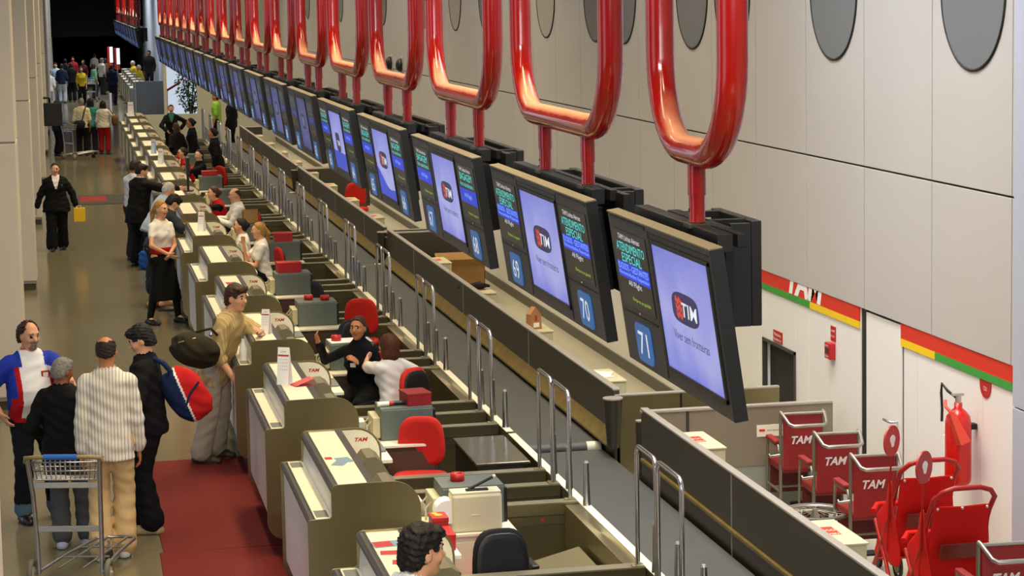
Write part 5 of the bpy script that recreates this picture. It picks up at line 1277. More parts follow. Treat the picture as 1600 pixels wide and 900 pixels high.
for yy in (-.03, .03): MB().tube([(-.05, yy, .30), (-.04, yy, .37), (.04, yy, .37), (.05, yy, .30)], .008, 6).build('handle', BLUEP, bb)

sbg = blob('shoulder_bag', [BLKF], [('ell', ((0, 0, 0), (.17, .10, .12)), dict(p=3))], (-.3, -.2, -.2), (.3, .2, .2), vs=.02)
sbg.location = (.36, 65.55, .93); tag(sbg, 'black shoulder bag at the hip of the person in the cream shirt', 'bag'); MB().tube([(.08, .0, .10), (.14, .05, .32), (.20, .25, .50)], .018, 6).build('strap', BLKF, sbg)
hbg = blob('handbag', [C('bag_brown', '6a4a2c')], [('ell', ((0, 0, 0), (.10, .14, .16)), dict(p=3))], (-.2, -.25, -.25), (.2, .25, .25), vs=.02)
hbg.location = (1.38, 66.1, .98); tag(hbg, 'brown handbag under the arm of the person in red trousers', 'bag'); MB().tube([(-.02, .0, .14), (-.12, .03, .30), (-.16, .1, .36)], .015, 6).build('strap', MATS['cloth_bag_brown'], hbg)

def make_trolley(x, y, rz, label, src=None):
    if src is not None:
        o = copy_tree(src); o.location = (x, y, 0); o.rotation_euler = (0, 0, rz); return tag(o, label, 'trolley', 'luggage trolleys')
    t = empty('luggage_trolley', (x, y, 0), rz, label, 'trolley', 'luggage trolleys')
    ST = mat('trolley_steel', 'a8a8aa', .3, .9)
    MB().tube([(-.30, .04, .99), (-.29, 0, 1.03), (-.2, -.02, 1.04), (.2, -.02, 1.04), (.29, 0, 1.03), (.30, .04, .99)], .017).build('handle', mat('handle_tan', '8c7a50', .5), t)
    MB().tube([(-.14, -.02, 1.04), (.12, -.02, 1.04)], .0225).build('blue_grip', BLUEP, t)
    for s_ in (-1, 1):
        MB().tube([(s_ * .28, .02, 1.02), (s_ * .26, .08, .72), (s_ * .25, .11, .35), (s_ * .245, .10, .10)], .019).build('upright', ST, t)
        w = MB(); w.tube([(s_ * .30, .10 + .085 * math.cos(a), .108 + .085 * math.sin(a)) for a in [2 * PI * i / 24 for i in range(24)]], .023, 8, closed=True); wo = w.build('wheel', mat('wheel_rubber', '6a6558', .6), t)
        MB().cyl((s_ * .285, .10, .108), (s_ * .315, .10, .108), .05).cyl((s_ * .24, .10, .108), (s_ * .33, .10, .108), .012).build('hub', mat('hub_cream', 'b8ae8c', .5), wo)
        MB().tube([(s_ * .245, .10, .12), (s_ * .20 + .09, .45, .17), (s_ * .16 + .19, .80, .20), (s_ * .13 + .20, .86, .20), (.20, .87, .20)], .014).build('platform_tube', ST, t)
        MB().tube([(s_ * .245, .10, .12), (s_ * .28, .10, .108)], .016).build('axle', ST, t)
    for s_ in (-.08, .08): MB().tube([(s_ * 1.2, .10, .14), (s_ + .20, .85, .20)], .010).build('platform_rod', ST, t)
    for yy in (.35, .62): MB().tube([(-.19 + yy * .22, yy, .155 + yy * .04), (.20 + yy * .14, yy, .155 + yy * .04)], .010).build('cross_rod', ST, t)
    MB().tube([(.14, .80, .185), (.14, .80, .09)], .012).build('caster_stem', ST, t); MB().cyl((.12, .80, .055), (.16, .80, .055), .055).build('caster', BLACK, t)
    for z, yy in ((.78, .07), (.43, .105)): MB().box((-.255, yy - .008, z), (.255, yy + .008, z + .045), 0, .003).build('cross_plate', mat('bright_plate', 'd0d4dc', .25, .8), t)
    k = MB()
    for z, g in ((.985, 0), (.915, .012), (.845, .025)):
        k.tube([(-.26 + g, .05 + g, z), (.26 - g, .05 + g, z), (.26 - g, .24 - g, z), (-.26 + g, .24 - g, z)], .006, 6, closed=True)
    for i in range(13):
        x_ = -.24 + .04 * i; k.tube([(x_, .05, .985), (x_ * .92, .075, .845), (x_ * .92, .215, .845), (x_, .24, .985)], .004, 6)
    for i in range(5):
        y_ = .07 + .037 * i; k.tube([(-.26, y_, .985), (-.235, y_, .845), (.235, y_, .845), (.26, y_, .985)], .004, 6)
    k.build('wire_basket', ST, t); MB().box((-.24, .07, .838), (.24, .22, .846)).build('basket_floor', mat('basket_plate', '8f8a78', .5, .4), t)
    return t
tr0 = make_trolley(-.135, 17.12, R(-14), 'chrome luggage trolley with a blue grip behind the striped shirt, closest to the camera')
make_trolley(-.05, 64.6, R(-60), 'far luggage trolley beside the uniformed person near the columns', tr0)
make_trolley(1.12, 100.6, R(160), 'tiny luggage trolley in the far crowd beside the pale green top', tr0)

# ---------------------------------------------------------------- wheelchairs and strollers by the wall
WR_ = mat('wheelchair_red', '861618', .55, bump=.15, bscale=40); TUBE = mat('satin_tube', 'b2aea6', .35, .85); TUBED = mat('dull_tube', '8c8878', .45, .7)
def make_wheelchair():
    r = empty('wheelchair')
    b = MB(); b.box((-.185, -.012, .48), (.185, .012, .925), 0, .01, rot=(-.06, 'X')); bo = b.build('backrest', WR_, r)
    t = MB(); letters(t, 'TAM', (-.01, -.0185, .715), (1, 0, 0), (0, .06, 1), .062, .20, shear=.3, bold=.03); t.build('lettering', mat('pale_lettering', 'd8d0cc', .6), bo)
    MB().tube([(-.20, .02, .93), (-.20, -.03, .925), (-.175, -.16, .865), (-.14, -.185, .855), (.14, -.185, .855), (.175, -.16, .865), (.20, -.03, .925), (.20, .02, .93)], .0145, 10).build('push_handle', TUBE, r)
    MB().tube([(-.195, -.025, .925), (.195, -.025, .925)], .012).build('handle_bar', TUBE, r)
    for s_ in (-1, 1):
        MB().tube([(s_ * .20, .02, .93), (s_ * .20, .03, .60), (s_ * .20, .04, .10)], .0155).build('rear_upright', TUBED, r)
        MB().tube([(s_ * .20, .03, .56), (s_ * .215, .05, .66), (s_ * .215, .36, .66), (s_ * .20, .42, .55), (s_ * .20, .43, .30), (s_ * .19, .45, .12)], .013).build('side_frame', TUBED, r)
        MB().box((s_ * .215 - .032, .06, .672), (s_ * .215 + .032, .34, .705), 0, .012).build('armrest', WR_, r)
        MB().tube([(s_ * .20, .04, .30), (s_ * .20, .44, .30)], .012).build('lower_rail', TUBED, r)
        wr = MB(); wr.tube([(s_ * .225, .06 + .085 * math.cos(a), .10 + .085 * math.sin(a)) for a in [2 * PI * i / 20 for i in range(20)]], .016, 8, closed=True); w = wr.build('rear_wheel', BLACK, r)
        MB().cyl((s_ * .212, .06, .10), (s_ * .238, .06, .10), .055).build('wheel_hub', TUBED, w)
        cw = MB().cyl((s_ * .20 - .014, .44, .06), (s_ * .20 + .014, .44, .06), .06).build('front_caster', BLACK, r); MB().tube([(s_ * .20, .44, .06), (s_ * .20, .44, .30)], .011).build('caster_fork', TUBED, cw)
        MB().box((s_ * .10 - .07, .40, .10), (s_ * .10 + .07, .48, .115), 0, .004, rot=(.2, 'X')).build('foot_plate', BLACKM, r)
    MB().box((-.19, .03, .445), (.19, .45, .50), 0, .02).build('seat', WR_, r)
    MB().tube([(-.20, .24, .30), (.20, .24, .30)], .011).build('cross_tube', TUBED, r)
    MB().box((-.18, .40, .22), (.18, .415, .44), 0, .004).build('calf_strap', mat('dark_red_strap', '5a1214', .7), r)
    MB().tube([(-.215, .0, .60), (-.30, .03, .585), (-.30, .05, .60)], .010).build('brake_lever', TUBE, r)
    return r
w0 = make_wheelchair()
for k, (x, y, lab) in enumerate(((5.93, 17.42, 'farthest red wheelchair, against the brown return panel'), (5.92, 16.55, 'middle one of the three red wheelchairs parked in a row'), (5.91, 15.68, 'red wheelchair right behind the first stroller and its round sign'), (5.76, 12.92, 'red wheelchair cut by the right pier, in front of the strollers'))):
    o = w0 if k == 0 else copy_tree(w0); o.location = (x - .055, y, 0); o.rotation_euler = (0, 0, R(-2)); o.scale = (.9, 1, 1.07); tag(o, lab, 'wheelchair', 'red airline wheelchairs')
STR = C('stroller_red', 'c01410', .7); STF = mat('stroller_frame', 'a01614', .4)
def make_stroller():
    r = empty('stroller')
    W_ = .18
    arch = [(-W_, .12, .72), (-W_, .02, .90), (-W_ + .0, -.06, 1.01), (-W_ + .04, -.10, 1.06), (-.08, -.12, 1.085), (.08, -.12, 1.085), (W_ - .03, -.10, 1.06), (W_ + .01, -.06, 1.01), (W_, .0, .92), (W_, .12, .72)]
    MB().tube(arch, .016).build('push_arch', STF, r)
    def sheet(name, rows, th=.012):
        b = MB(); nu = len(rows[0]); V = [Vector(p) for row in rows for p in row]; nv = len(rows); fs = []
        for i in range(nv - 1):
            for j in range(nu - 1): fs.append([i * nu + j, i * nu + j + 1, (i + 1) * nu + j + 1, (i + 1) * nu + j])
        b.add(V, fs, 0, True); o = b.build(name, STR, r); m = o.modifiers.new('thickness', 'SOLIDIFY'); m.thickness = th; m.offset = 0; s2 = o.modifiers.new('round', 'SUBSURF'); s2.levels = s2.render_levels = 1; return o
    xs = [-W_, -.09, 0, .09, W_]
    bk = sheet('back_panel', [[(x, .0 + (.16 * (1 - (z - .40) / .55)) - .04 + .03 * (1 - (x / W_) ** 2) * (1 if z < .9 else .3), z + (.012 * abs(x) / W_ if z > .9 else 0)) for x in xs] for z in (.40, .52, .66, .80, .92, .955)])
    for x in (-.15, 0, .15): MB().ball((x, -.045, .945), .010, 8).build('snap', CAP, bk)
    q = MB(); q.box((-.12, .0, .62), (.12, .012, .72), 0, .006, rot=(.25, 'X')); q.build('window_panel', mat('tinted_vinyl', '6e2420', .25), bk)
    for s_ in (-1, 1):
        sheet('side_panel', [[(s_ * (W_ + .018 * math.sin(5 * v + 9 * t)), -.04 + (.30 + .16 * v) * t + .12 * (1 - v), .95 - .58 * v - .34 * t * (1 - v) + .015 * math.sin(8 * t + 3 * v)) for t in (0, .2, .4, .6, .8, 1)] for v in (0, .2, .4, .6, .8, 1)])
        MB().tube([(s_ * W_, .10, .74), (s_ * .185, .30, .45), (s_ * .19, .56, .12)], .013).build('front_leg', STF, r)
        MB().tube([(s_ * W_, .42, .60), (s_ * .185, .20, .36), (s_ * .19, .02, .10)], .013).build('rear_leg', STF, r)
        for yy in (.02, .56):
            w = MB(); w.tube([(s_ * .215, yy + .068 * math.cos(a), .083 + .068 * math.sin(a)) for a in [2 * PI * i / 18 for i in range(18)]], .015, 8, closed=True); wo = w.build('wheel', BLACK, r)
            MB().cyl((s_ * .19, yy, .083), (s_ * .228, yy, .083), .035).build('hub', CREAM, wo)
    sheet('seat', [[(x, y, .42 - .10 * math.sin(PI * (y - .08) / .9)) for x in xs] for y in (.08, .2, .34, .48)])
    MB().tube([(-W_, .46, .64), (-.12, .56, .66), (.12, .56, .66), (W_, .46, .64)], .02).build('front_bar', STR, r)
    MB().tube([(-.19, .02, .10), (.19, .02, .10)], .010).build('axle', STF, r); MB().tube([(-.19, .56, .12), (.19, .56, .12)], .010).build('axle', STF, r)
    MB().tube([(-.20, .14, .45), (-.20, .055, 1.10)], .006).build('sign_pole', STF, r)
    TD = Matrix.Translation((-.20, .05, 1.19)) @ Matrix.Rotation(.77, 4, 'Z')
    d = MB(); d.M = TD; d.cyl((0, .006, 0), (0, -.006, 0), .10, seg=32); do = d.build('round_sign', mat('disc_red', 'b01a1c', .4), r)
    e = MB(); pr = [(.03 * math.cos(a) * (1 + .25 * math.sin(3 * a)), .04 * math.sin(a)) for a in [2 * PI * i / 24 for i in range(24)]]
    e.M = TD; e.prism([(x, z) for x, z in pr], 1, -.0065, -.009); e.build('white_emblem', WHITE, do)
    return r
s0 = make_stroller(); s0.scale = (1.16, 1.05, 1.10); s0.location = (5.83, 14.60, 0); tag(s0, 'red stroller farther from the camera, with a round red sign on a pole', 'stroller', 'red strollers')
s1 = copy_tree(s0); s1.location = (5.72, 13.72, 0); tag(s1, 'red stroller nearer the camera, its handle arch above the last wheelchair', 'stroller', 'red strollers')
lw = empty('loose_wheel', (5.50, 16.02, .49), 0, 'loose spoked wheel lying flat beside the wheelchairs', 'wheel')
m = MB(); m.tube([(.25 * math.cos(a), .25 * math.sin(a), 0) for a in [2 * PI * i / 48 for i in range(48)]], .016, 8, closed=True); m.build('tyre', mat('tyre_grey', '5c5a55', .6), lw)
m = MB(); m.tube([(.225 * math.cos(a), .225 * math.sin(a), .0) for a in [2 * PI * i / 48 for i in range(48)]], .010, 8, closed=True); m.build('rim', TUBE, lw)
m = MB(); m.cyl((0, 0, -.03), (0, 0, .03), .025)
for i in range(18):
    a = 2 * PI * i / 18; m.tube([(.02 * math.cos(a), .02 * math.sin(a), .02), (.22 * math.cos(a + .15), .22 * math.sin(a + .15), 0)], .002, 4)
m.build('spokes', TUBE, lw)
# extinguisher with horn and hose
ex = empty('fire_extinguisher', (6.26, 15.05, .875), 0, 'large red fire extinguisher with hose and horn hanging on the white wall', 'fire extinguisher')
XR = mat('extinguisher_red', 'c8160e', .3, coat=.4)
MB().lathe([(0, 0), (.08, 0), (.092, .02), (.096, .05), (.096, .44), (.086, .50), (.055, .54), (.03, .56), (.03, .60), (0, .60)], 28).build('cylinder', XR, ex)
MB().cyl((0, 0, .59), (0, 0, .66), .022).box((-.05, -.015, .65), (.04, .015, .67), 0, .004).build('valve', CAP, ex)
MB().tube([(-.02, .0, .64), (-.06, .05, .68), (-.09, .09, .73), (-.09, .10, .66), (-.085, .095, .54), (-.09, .09, .45)], .010).build('hose', BLACK, ex)
h = MB(); h.M = Matrix.Translation((-.05, -.125, .42)) @ Matrix.Rotation(-.18, 4, 'X') @ Matrix.Rotation(-.34, 4, 'Y')
h.add([(-.018, -.018, .14), (.018, -.018, .14), (.018, .018, .14), (-.018, .018, .14), (-.04, -.045, -.10), (.04, -.045, -.10), (.04, .045, -.10), (-.04, .045, -.10)], [[3, 2, 1, 0], [4, 5, 6, 7], [0, 1, 5, 4], [1, 2, 6, 5], [2, 3, 7, 6], [3, 0, 4, 7]])
h.tube([(0, 0, .14), (-.01, .03, .19), (.03, .10, .22)], .012)
h.build('horn', mat('horn_orange', 'd8452e', .45), ex)
MB().box((-.093, -.02, .20), (-.085, .055, .36), 0, .001).build('label', WHITE, ex); MB().box((-.092, -.02, .38), (-.084, .055, .44), 0, .001).build('label', WHITE, ex)
MB().box((.07, -.03, .40), (.135, .03, .44)).build('wall_bracket', BLACKM, ex)
sd = MB().cyl((6.40, 14.88, 1.63), (6.394, 14.88, 1.63), .10, seg=28).build('round_sign', mat('disc_red', 'b01a1c', .4)); tag(sd, 'round red fire sign on the wall above the extinguisher', 'sign')
q = MB(); letters(q, 'CO2', (6.3935, 14.88, 1.60), (0, -1, 0), (0, 0, 1), .03, .06); q.build('sign_print', WHITE, sd)
# fire alarm box and signs
al = empty('fire_alarm', (6.40, 18.15, 1.30), 0, 'small red fire alarm box on the white wall', 'alarm')
MB().box((-.055, -.07, 0), (0, .07, .14), 0, .008).build('casing', REDPL, al); MB().box((-.057, -.045, .05), (-.054, .045, .095)).build('glass', mat('alarm_glass', '3a3a3c', .2), al)
q = MB(); letters(q, 'ALARME', (-.058, 0, .118), (0, -1, 0), (0, 0, 1), .018, .09); letters(q, 'QUEBRE', (-.058, 0, .025), (0, -1, 0), (0, 0, 1), .016, .09); q.build('lettering', WHITE, al)
sg = MB().box((6.392, 18.07, 1.455), (6.40, 18.19, 1.585), 0, .001).build('alarm_sign', REDPL); tag(sg, 'narrow red sign right above the fire alarm box', 'sign')
q = MB(); letters(q, 'ALARME', (6.391, 18.13, 1.545), (0, -1, 0), (0, 0, 1), .02, .10); letters(q, 'INCÊNDIO', (6.391, 18.13, 1.50), (0, -1, 0), (0, 0, 1), .02, .10); q.build('lettering', WHITE, sg)
sg = MB().box((6.392, 19.53, 1.21), (6.40, 19.79, 1.32), 0, .001).build('wall_sign', REDPL); tag(sg, 'small red sign with white writing above the dark service doorway', 'sign')
q = MB(); letters(q, 'Mantenha', (6.391, 19.66, 1.285), (0, -1, 0), (0, 0, 1), .03, .20); letters(q, 'Desobstruído', (6.391, 19.66, 1.24), (0, -1, 0), (0, 0, 1), .026, .22); q.build('lettering', WHITE, sg)
for k, y in enumerate((44.1, 42.7)):
    d = empty('wall_lamp', (6.382, y, 3.13), 0, ['round black wall lamp farther along the grey panels', 'round black wall lamp closer to the camera of the pair'][k], 'lamp')
    MB().box((-.02, -.13, -.16), (0, .13, .16), 0, .01).build('back_plate', WALLU, d); MB().ball((-.04, 0, 0), (.10, .13, .13), 16).build('dome', BLACK, d)

# ---------------------------------------------------------------- small things on desks, boxes, chairs' surroundings
def calendar(x, y, h, rz, label, m=WHITE, w=.105):
    c = empty('desk_calendar', (x, y, 1.2765), rz, label, 'calendar')
    q = MB(); q.prism([(-.05, 0), (-.046, 0), (.002, h), (-.002, h)], 1, -w / 2, w / 2); front = q.build('front_leaf', m, c)
    q = MB(); q.prism([(.05, 0), (.046, 0), (-.002, h), (.002, h)], 1, -w / 2, w / 2); q.build('back_leaf', m, c)
    q = MB(); sl = .048 / h
    P = lambda v: (-.05 + sl * v * h - .0012, 0, v * h)
    letters(q, 'JUNHO', P(.88), (0, -1, 0), (sl, 0, 1), .018, w * .5, mi=0)
    b = P(.78); q.add([(b[0], w / 2 - .004, b[2] - .008), (b[0], -w / 2 + .004, b[2] - .008), (b[0] + .0008, -w / 2 + .004, b[2] + .008), (b[0] + .0008, w / 2 - .004, b[2] + .008)], [[0, 1, 2, 3]], 0)
    for i in range(4): letters(q, '1 2 3 4 5', P(.68 - .09 * i), (0, -1, 0), (sl, 0, 1), .012, w * .8, mi=1)
    q.build('print', [mat('print_red', 'b4343c', .6), mat('print_grey', '8c8ca0', .6)], front)
    return c
calendar(1.70, 18.46, .31, R(60), 'tall white desk calendar with a red heading, on the third desk from the camera')
calendar(1.80, 21.30, .24, R(60), 'white desk calendar beside the arm of the beige-shirted man', w=.08)
calendar(1.78, 31.1, .27, R(60), 'white calendar beside the arms of the dark-shirted bending man', w=.09)
calendar(1.78, 44.2, .30, R(60), 'white calendar on the far desks, one of the upright cards', w=.09)
calendar(1.76, 47.2, .30, R(60), 'pale blue upright card on a distant desk', mat('card_blue', 'b8c8f0', .5), w=.09)
calendar(1.76, 62.9, .38, R(60), 'large white upright card on the very last desk of the row', w=.16)
def leaflet(x, y, rz, w, h, m, label, m2=None, z=1.2765, tilt=0., fold=False):
    o = MB(); o.box((-w / 2, -h / 2, 0), (w / 2, h / 2, .003)); l = o.build('leaflet', m, loc=(x, y, z), rz=rz); l.rotation_euler = (0, tilt, rz); tag(l, label, 'leaflet')
    if m2 is not None: MB().box((-w / 2 + .006, -h / 2 + .01, .003), (w * .1, h / 2 - .01, .004)).build('printed_area', m2, l)
    return l
LBP = mat('leaflet_blue', '7c9cb8', .4); LRED = mat('leaflet_red', 'c02a2c', .4)
leaflet(1.76, 12.80, R(5), .19, .14, LBP, 'pale blue leaflet with red corner on the desk by the dark-haired man', LRED)
leaflet(1.77, 12.58, R(-6), .19, .12, WHITE, 'white leaflet with a red mark under the pale blue leaflet', LRED)
leaflet(1.79, 12.36, R(-8), .14, .09, LRED, 'small red leaflet next to the dark hair', None)
leaflet(1.80, 15.26, R(10), .10, .16, LBP, 'light blue leaflet on the desk with scattered leaflets', None)
leaflet(1.76, 15.16, R(-22), .09, .15, LBP, 'second light blue leaflet askew under the first', None, z=1.2762)
leaflet(1.70, 15.34, R(0), .05, .07, LRED, 'little red card at the edge of the scattered leaflets', None)
leaflet(1.76, 25.24, R(4), .12, .2, mat('leaflet_navy', '3c5a9c', .4), 'blue and red leaflet lying behind the beige-shirted man', LRED)
oc = empty('open_card', (1.84, 18.36, 1.278), R(20), 'open red card standing ajar beside the tall calendar', 'card')
MB().box((-.09, -.06, 0), (.09, .06, .003)).build('lower_leaf', LRED, oc); q = MB(); q.M = Matrix.Translation((-.09, 0, .003)) @ Matrix.Rotation(-.28, 4, 'Y'); q.box((0, -.06, 0), (.18, .06, .003)); q.build('upper_leaf', LRED, oc)
bt = empty('white_bottle', (1.56, 21.16, 1.062), 0, 'white squat bottle on the lower ledge below the leaning man\'s hand', 'bottle')
MB().lathe([(0, 0), (.035, 0), (.04, .02), (.036, .10), (.02, .15), (.012, .19), (.012, .21), (0, .21)], 18).build('body', WHITE, bt); MB().cyl((0, 0, .205), (0, 0, .225), .014).build('cap', GREYP, bt)
def tape(x, y, z, label):
    o = MB(); o.lathe([(.034, 0), (.052, 0), (.052, .055), (.034, .055), (.034, 0)], 24); t = o.build('tape_roll', REDPL, loc=(x, y, z)); tag(t, label, 'tape roll', 'red tape rolls on printers')
tape(2.66, 15.62, 1.0005, 'red tape roll on top of the grey printer behind the beige one')
leaflet(2.735, 22.42, R(4), .42, .30, WHITE, 'large white sheet of paper lying on the printer behind the smiling clerk', None, z=1.0005)
tape(2.60, 22.42, 1.004, 'red tape roll on the printer behind the smiling clerk')
tape(2.66, 25.60, 1.0005, 'red tape roll on the printer by the red chair, left one of two')
tape(2.84, 25.52, 1.0005, 'red tape roll on the printer by the red chair, right one of two')
def box(name, x, y, z, w, d, h, m, label, cat, rz=0., lid=None):
    o = empty(name, (x, y, z), rz, label, cat)
    MB().box((-w / 2, -d / 2, 0), (w / 2, d / 2, h * .82), 0, .004).build('box_body', m, o); MB().box((-w / 2 - .003, -d / 2 - .003, h * .80), (w / 2 + .003, d / 2 + .003, h), 0, .004).build('lid', lid or m, o); return o
DRED = mat('box_dark_red', '8c1418', .5)
box('stationery_box', 2.84, 18.74, 1.0005, .21, .26, .11, DRED, 'dark red box on the grey printer beside the black rod', 'box', R(8))
rd = empty('umbrella_rod', (2.66, 18.68, 1.022), R(6), 'black rod with cream and red bands lying across a grey printer', 'rod')
MB().cyl((-.06, 0, 0), (.13, 0, 0), .018).build('shaft', BLACK, rd); MB().cyl((-.16, 0, 0), (-.06, 0, 0), .021).build('cream_end', CREAM, rd); MB().cyl((-.06, 0, 0), (-.02, 0, 0), .0195).build('red_band', REDPL, rd)
b1 = box('paper_box', 2.41, 14.72, .7525, .11, .26, .11, REDPL, 'plain red box at the end of a clerk worktop, under the printed red box', 'box')
b2 = box('printed_box', 2.41, 14.97, .7525, .11, .18, .16, mat('box_red', 'a8201c', .5), 'printed red and yellow box reading URGENTE beside the beige printer', 'box')
q = MB(); letters(q, 'URGENTE', (0, -.0945, .07), (1, 0, 0), (0, 0, 1), .028, .095); q.build('lettering', WHITE, b2); q = MB(); q.cyl((.0, .0, .1602), (.0, .0, .162), .03, seg=14); q.cyl((-.02, .05, .1602), (-.02, .05, .162), .022, seg=14); q.build('yellow_print', YEL, b2)
box('file_box', 2.70, 28.33, 1.0005, .30, .22, .13, REDPL, 'red plastic file box on the grey printer near the ponytailed clerk', 'box', R(4))
box('red_tray', 2.98, 32.0, 1.0005, .26, .24, .12, REDPL, 'red plastic tray on the printer behind the ponytailed clerk', 'box')
box('red_tray', 2.72, 44.33, 1.0005, .30, .22, .10, REDPL, 'distant red tray on a printer by the clerk in black and red', 'box')
def carton(x, y, z, w, d, h, label, rz=0., flaps=True):
    o = empty('cardboard_box', (x, y, z), rz, label, 'box')
    q = MB(); t = .008
    for lo, hi in (((-w / 2, -d / 2, 0), (w / 2, d / 2, t)), ((-w / 2, -d / 2, 0), (w / 2, -d / 2 + t, h)), ((-w / 2, d / 2 - t, 0), (w / 2, d / 2, h)), ((-w / 2, -d / 2, 0), (-w / 2 + t, d / 2, h)), ((w / 2 - t, -d / 2, 0), (w / 2, d / 2, h))): q.box(lo, hi)
    q.build('box_body', CARD, o)
    if flaps:
        for s_ in (-1, 1):
            f = MB(); f.M = Matrix.Translation((0, s_ * d / 2, h)) @ Matrix.Rotation(s_ * -1.0, 4, 'X'); f.box((-w / 2, -.004, 0), (w / 2, .004, d * .35)); f.build('flap', CARD, o)
    return o
carton(2.74, 34.73, 1.0005, .24, .26, .20, 'cardboard box on a printer near the balding clerk', flaps=False)
carton(5.55, 31.9, 0, .62, .55, .58, 'large open cardboard box behind the barrier')
carton(5.72, 35.6, .0, .34, .34, .40, 'smaller closed-in cardboard box farther behind the barrier', flaps=False)
pb = empty('paper_bag', (4.86, 23.40, .8755), R(15), 'brown paper bag with a red print standing on a motor housing', 'bag')
MB().prism([(-.07, 0), (.07, 0), (.065, .16), (.0, .24), (-.065, .16)], 1, -.05, .05).build('bag_body', mat('kraft', 'b07c50', .8), pb); MB().box((-.03, -.053, .02), (.04, -.05, .07)).build('label', WHITE, pb); MB().box((-.01, -.053, .09), (.015, -.05, .15)).build('red_print', REDPL, pb)
for k, (dx, dy, a) in enumerate(((0, 0, .2), (.03, .05, -.4), (-.02, .10, .9))):
    o = MB(); o.box((-.10, -.13, 0), (.10, .13, .002)); s = o.build('paper_sheet', WHITE, loc=(4.84 + dx, 20.30 + dy, .877 + .004 * k), rz=a); s.rotation_euler = (.0, 0.0, a); tag(s, ['loose white sheet lying lowest on the motor housing', 'loose white sheet in the middle of the little stack', 'topmost loose white sheet on the motor housing'][k], 'paper', 'papers on the motor housing')
gl = blob('black_gloves', [BLKF], [('ell', ((0, 0, .04), (.13, .07, .045))), ('cone', ((-.10, .02, .03), (-.2, .06, .025), .03, .02)), ('cone', ((.08, -.02, .05), (.17, .06, .03), .03, .02)), ('cone', ((0, .02, .06), (.06, .10, .07), .025, .02))], (-.28, -.2, 0), (.28, .2, .15))
gl.location = (4.84, 26.75, .876); tag(gl, 'crumpled black gloves lying on a motor housing', 'gloves')
yt = empty('tape_dispenser', (2.34, 18.45, .7525), R(20), 'bright yellow tape dispenser on the worktop by the grey printer', 'dispenser')
q = MB(); q.prism([(-.08, 0), (.08, 0), (.07, .04), (.02, .09), (-.05, .09), (-.08, .04)], 1, -.03, .03); q.build('body', YEL, yt); MB().cyl((-.02, -.035, .07), (-.02, .035, .07), .04).build('roll', CREAM, yt)
pm = empty('pole_monitor', (1.95, 37.62, 1.2775), 0, 'thin black monitor on a tall pole, seen edge on over a middle desk', 'monitor')
MB().cyl((0, 0, 0), (0, 0, .30), .02).cyl((0, 0, 0), (0, 0, .015), .08).build('pole', BLACK, pm); MB().box((-.03, -.2, .28), (.03, .2, .58), 0, .01).build('display', BLACK, pm)

# ---------------------------------------------------------------- the far end
hs = empty('hanging_sign', (-.32, 57.75, 1.34), 0, 'black box sign projecting from a left column', 'sign')
MB().box((-.24, -.12, 0), (.22, .12, .58), 0, .02).build('sign_box', BLACK, hs); MB().tube([(-.30, -.30, .72), (-.15, -.2, .72), (-.08, -.05, .70), (-.08, 0, .56)], .03).build('arm', BLACKM, hs)
struct(MB().box((2.9, 87.8, 0), (4.08, 108, .42)).build('floor_platform', GRAN))
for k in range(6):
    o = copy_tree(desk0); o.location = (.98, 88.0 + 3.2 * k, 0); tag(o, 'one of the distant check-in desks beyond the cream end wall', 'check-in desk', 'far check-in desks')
e = empty('grey_partition', (2.45, 87.7, 0), 0, 'grey partition closing the near end of the far check-in counters', 'partition')
MB().box((.22, 0, 0), (1.6, .06, 1.32), 0, .01).build('panel', mat('partition_grey', '7c7f84', .6), e); MB().box((.0, 0, 0), (.22, .05, 1.05), 0, .01).build('end_panel', mat('partition_pale', '8e9298', .5), e); MB().box((.19, -.02, 0), (.23, 0, 1.35), 0, .006).build('pale_edge', CAP, e)
bsrc = [o for o in COL.objects if o.name.startswith('flight_board.0') and o.parent is None][10]; hsrc = [o for o in COL.objects if o.name.startswith('ceiling_hoop.0') and o.parent is None][10]
for k in range(14):
    y = 85 + 3.6 * k
    o = copy_tree(bsrc); o.location = (2.67, y, 2.70); tag(o, 'one of the dim flight boards above the far check-in counters', 'information board', 'far flight boards')
    o = copy_tree(hsrc); o.location = (2.72, y - 1.42, 3.47); tag(o, 'one of the distant red hoops above the far check-in counters', 'ceiling hoop', 'far red hoops')
for k, (x, y) in enumerate(((.84, 87), (1.72, 88.5))):
    p = empty('queue_post', (x, y, 0), 0, ['white queue post standing in the far aisle, left one', 'white queue post beside the far counters, right one'][k], 'post')
    MB().cyl((0, 0, .02), (0, 0, .86), .05).build('post', WHITE, p); MB().cyl((0, 0, 0), (0, 0, .03), .17).build('base', GREYP, p)
pl_ = empty('potted_tree', (3.98, 73.2, 0), 0, 'leafy green potted tree in front of the bright window at the far end', 'plant')
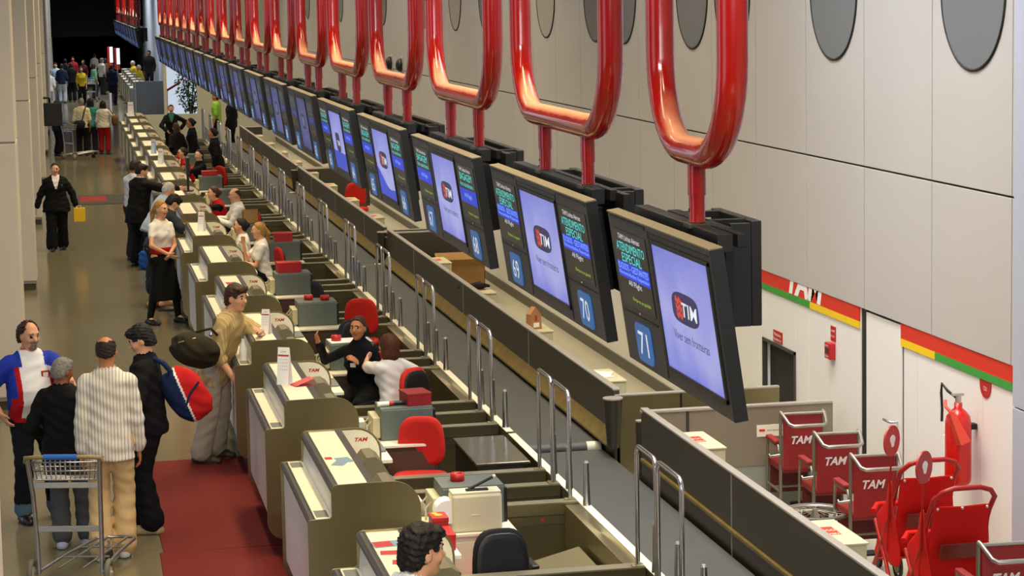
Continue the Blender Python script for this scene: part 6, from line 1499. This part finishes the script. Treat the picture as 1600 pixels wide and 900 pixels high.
MB().lathe([(0, 0), (.20, 0), (.26, .5), (.24, .5), (.22, .44), (0, .44)], 20).build('pot', mat('pot_grey', '4a4c50', .7), pl_)
q = MB()
for k in range(6): q.tube([(0, 0, .44), (.08 * math.cos(k), .08 * math.sin(k), 1.1), (.25 * math.cos(k * 1.1), .25 * math.sin(k * 1.1), 1.7 + .1 * k)], .016, 6)
q.build('stems', mat('bark', '4a3a28', .8), pl_)
q = MB(); rnd = random.Random(3)
for k in range(620):
    a, zz = rnd.uniform(0, 2 * PI), rnd.uniform(.85, 2.45); rr = .48 * math.sqrt(rnd.random()) * (1 - abs((zz - 1.6) / 1.2) ** 2.2); c = Vector((rr * math.cos(a), rr * math.sin(a), zz))
    M = Matrix.Translation(c) @ Matrix.Rotation(rnd.uniform(0, 6), 4, 'Z') @ Matrix.Rotation(rnd.uniform(-.9, .9), 4, 'X'); q.M = M
    q.add([(0, -.01, 0), (.045, .05, .01), (0, .14, -.015), (-.045, .05, .01)], [[0, 1, 2, 3]])
q.build('foliage', mat('leaf_green', '6a9440', .6, noise=.3, scale=20), pl_)
rp = empty('red_handrail', (3.12, 71.2, 0), 0, 'bent red pipe rail in front of the bright end window', 'rail')
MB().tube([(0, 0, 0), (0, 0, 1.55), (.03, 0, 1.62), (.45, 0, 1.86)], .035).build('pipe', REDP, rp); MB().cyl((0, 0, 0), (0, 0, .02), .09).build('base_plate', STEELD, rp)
for k, (x, y) in enumerate(((2.2, 110.3), (2.45, 107.0))):
    b_ = empty('banner_pole', (x, y, 0), 0, ['red and white glowing banner behind the far counters, left', 'red and white glowing banner behind the far counters, right'][k], 'banner')
    MB().cyl((0, 0, 0), (0, 0, 2.2), .03).cyl((0, 0, 0), (0, 0, .03), .2).build('pole', CAP, b_); MB().box((-.13, -.02, 1.2), (.13, .02, 2.2), 0, .01).build('banner', REDS, b_); MB().box((-.02, -.03, 1.45), (.13, -.02, 2.2), 0).build('lit_panel', mat('banner_light', 'f0f0f4', .4, emit=1.2), b_)
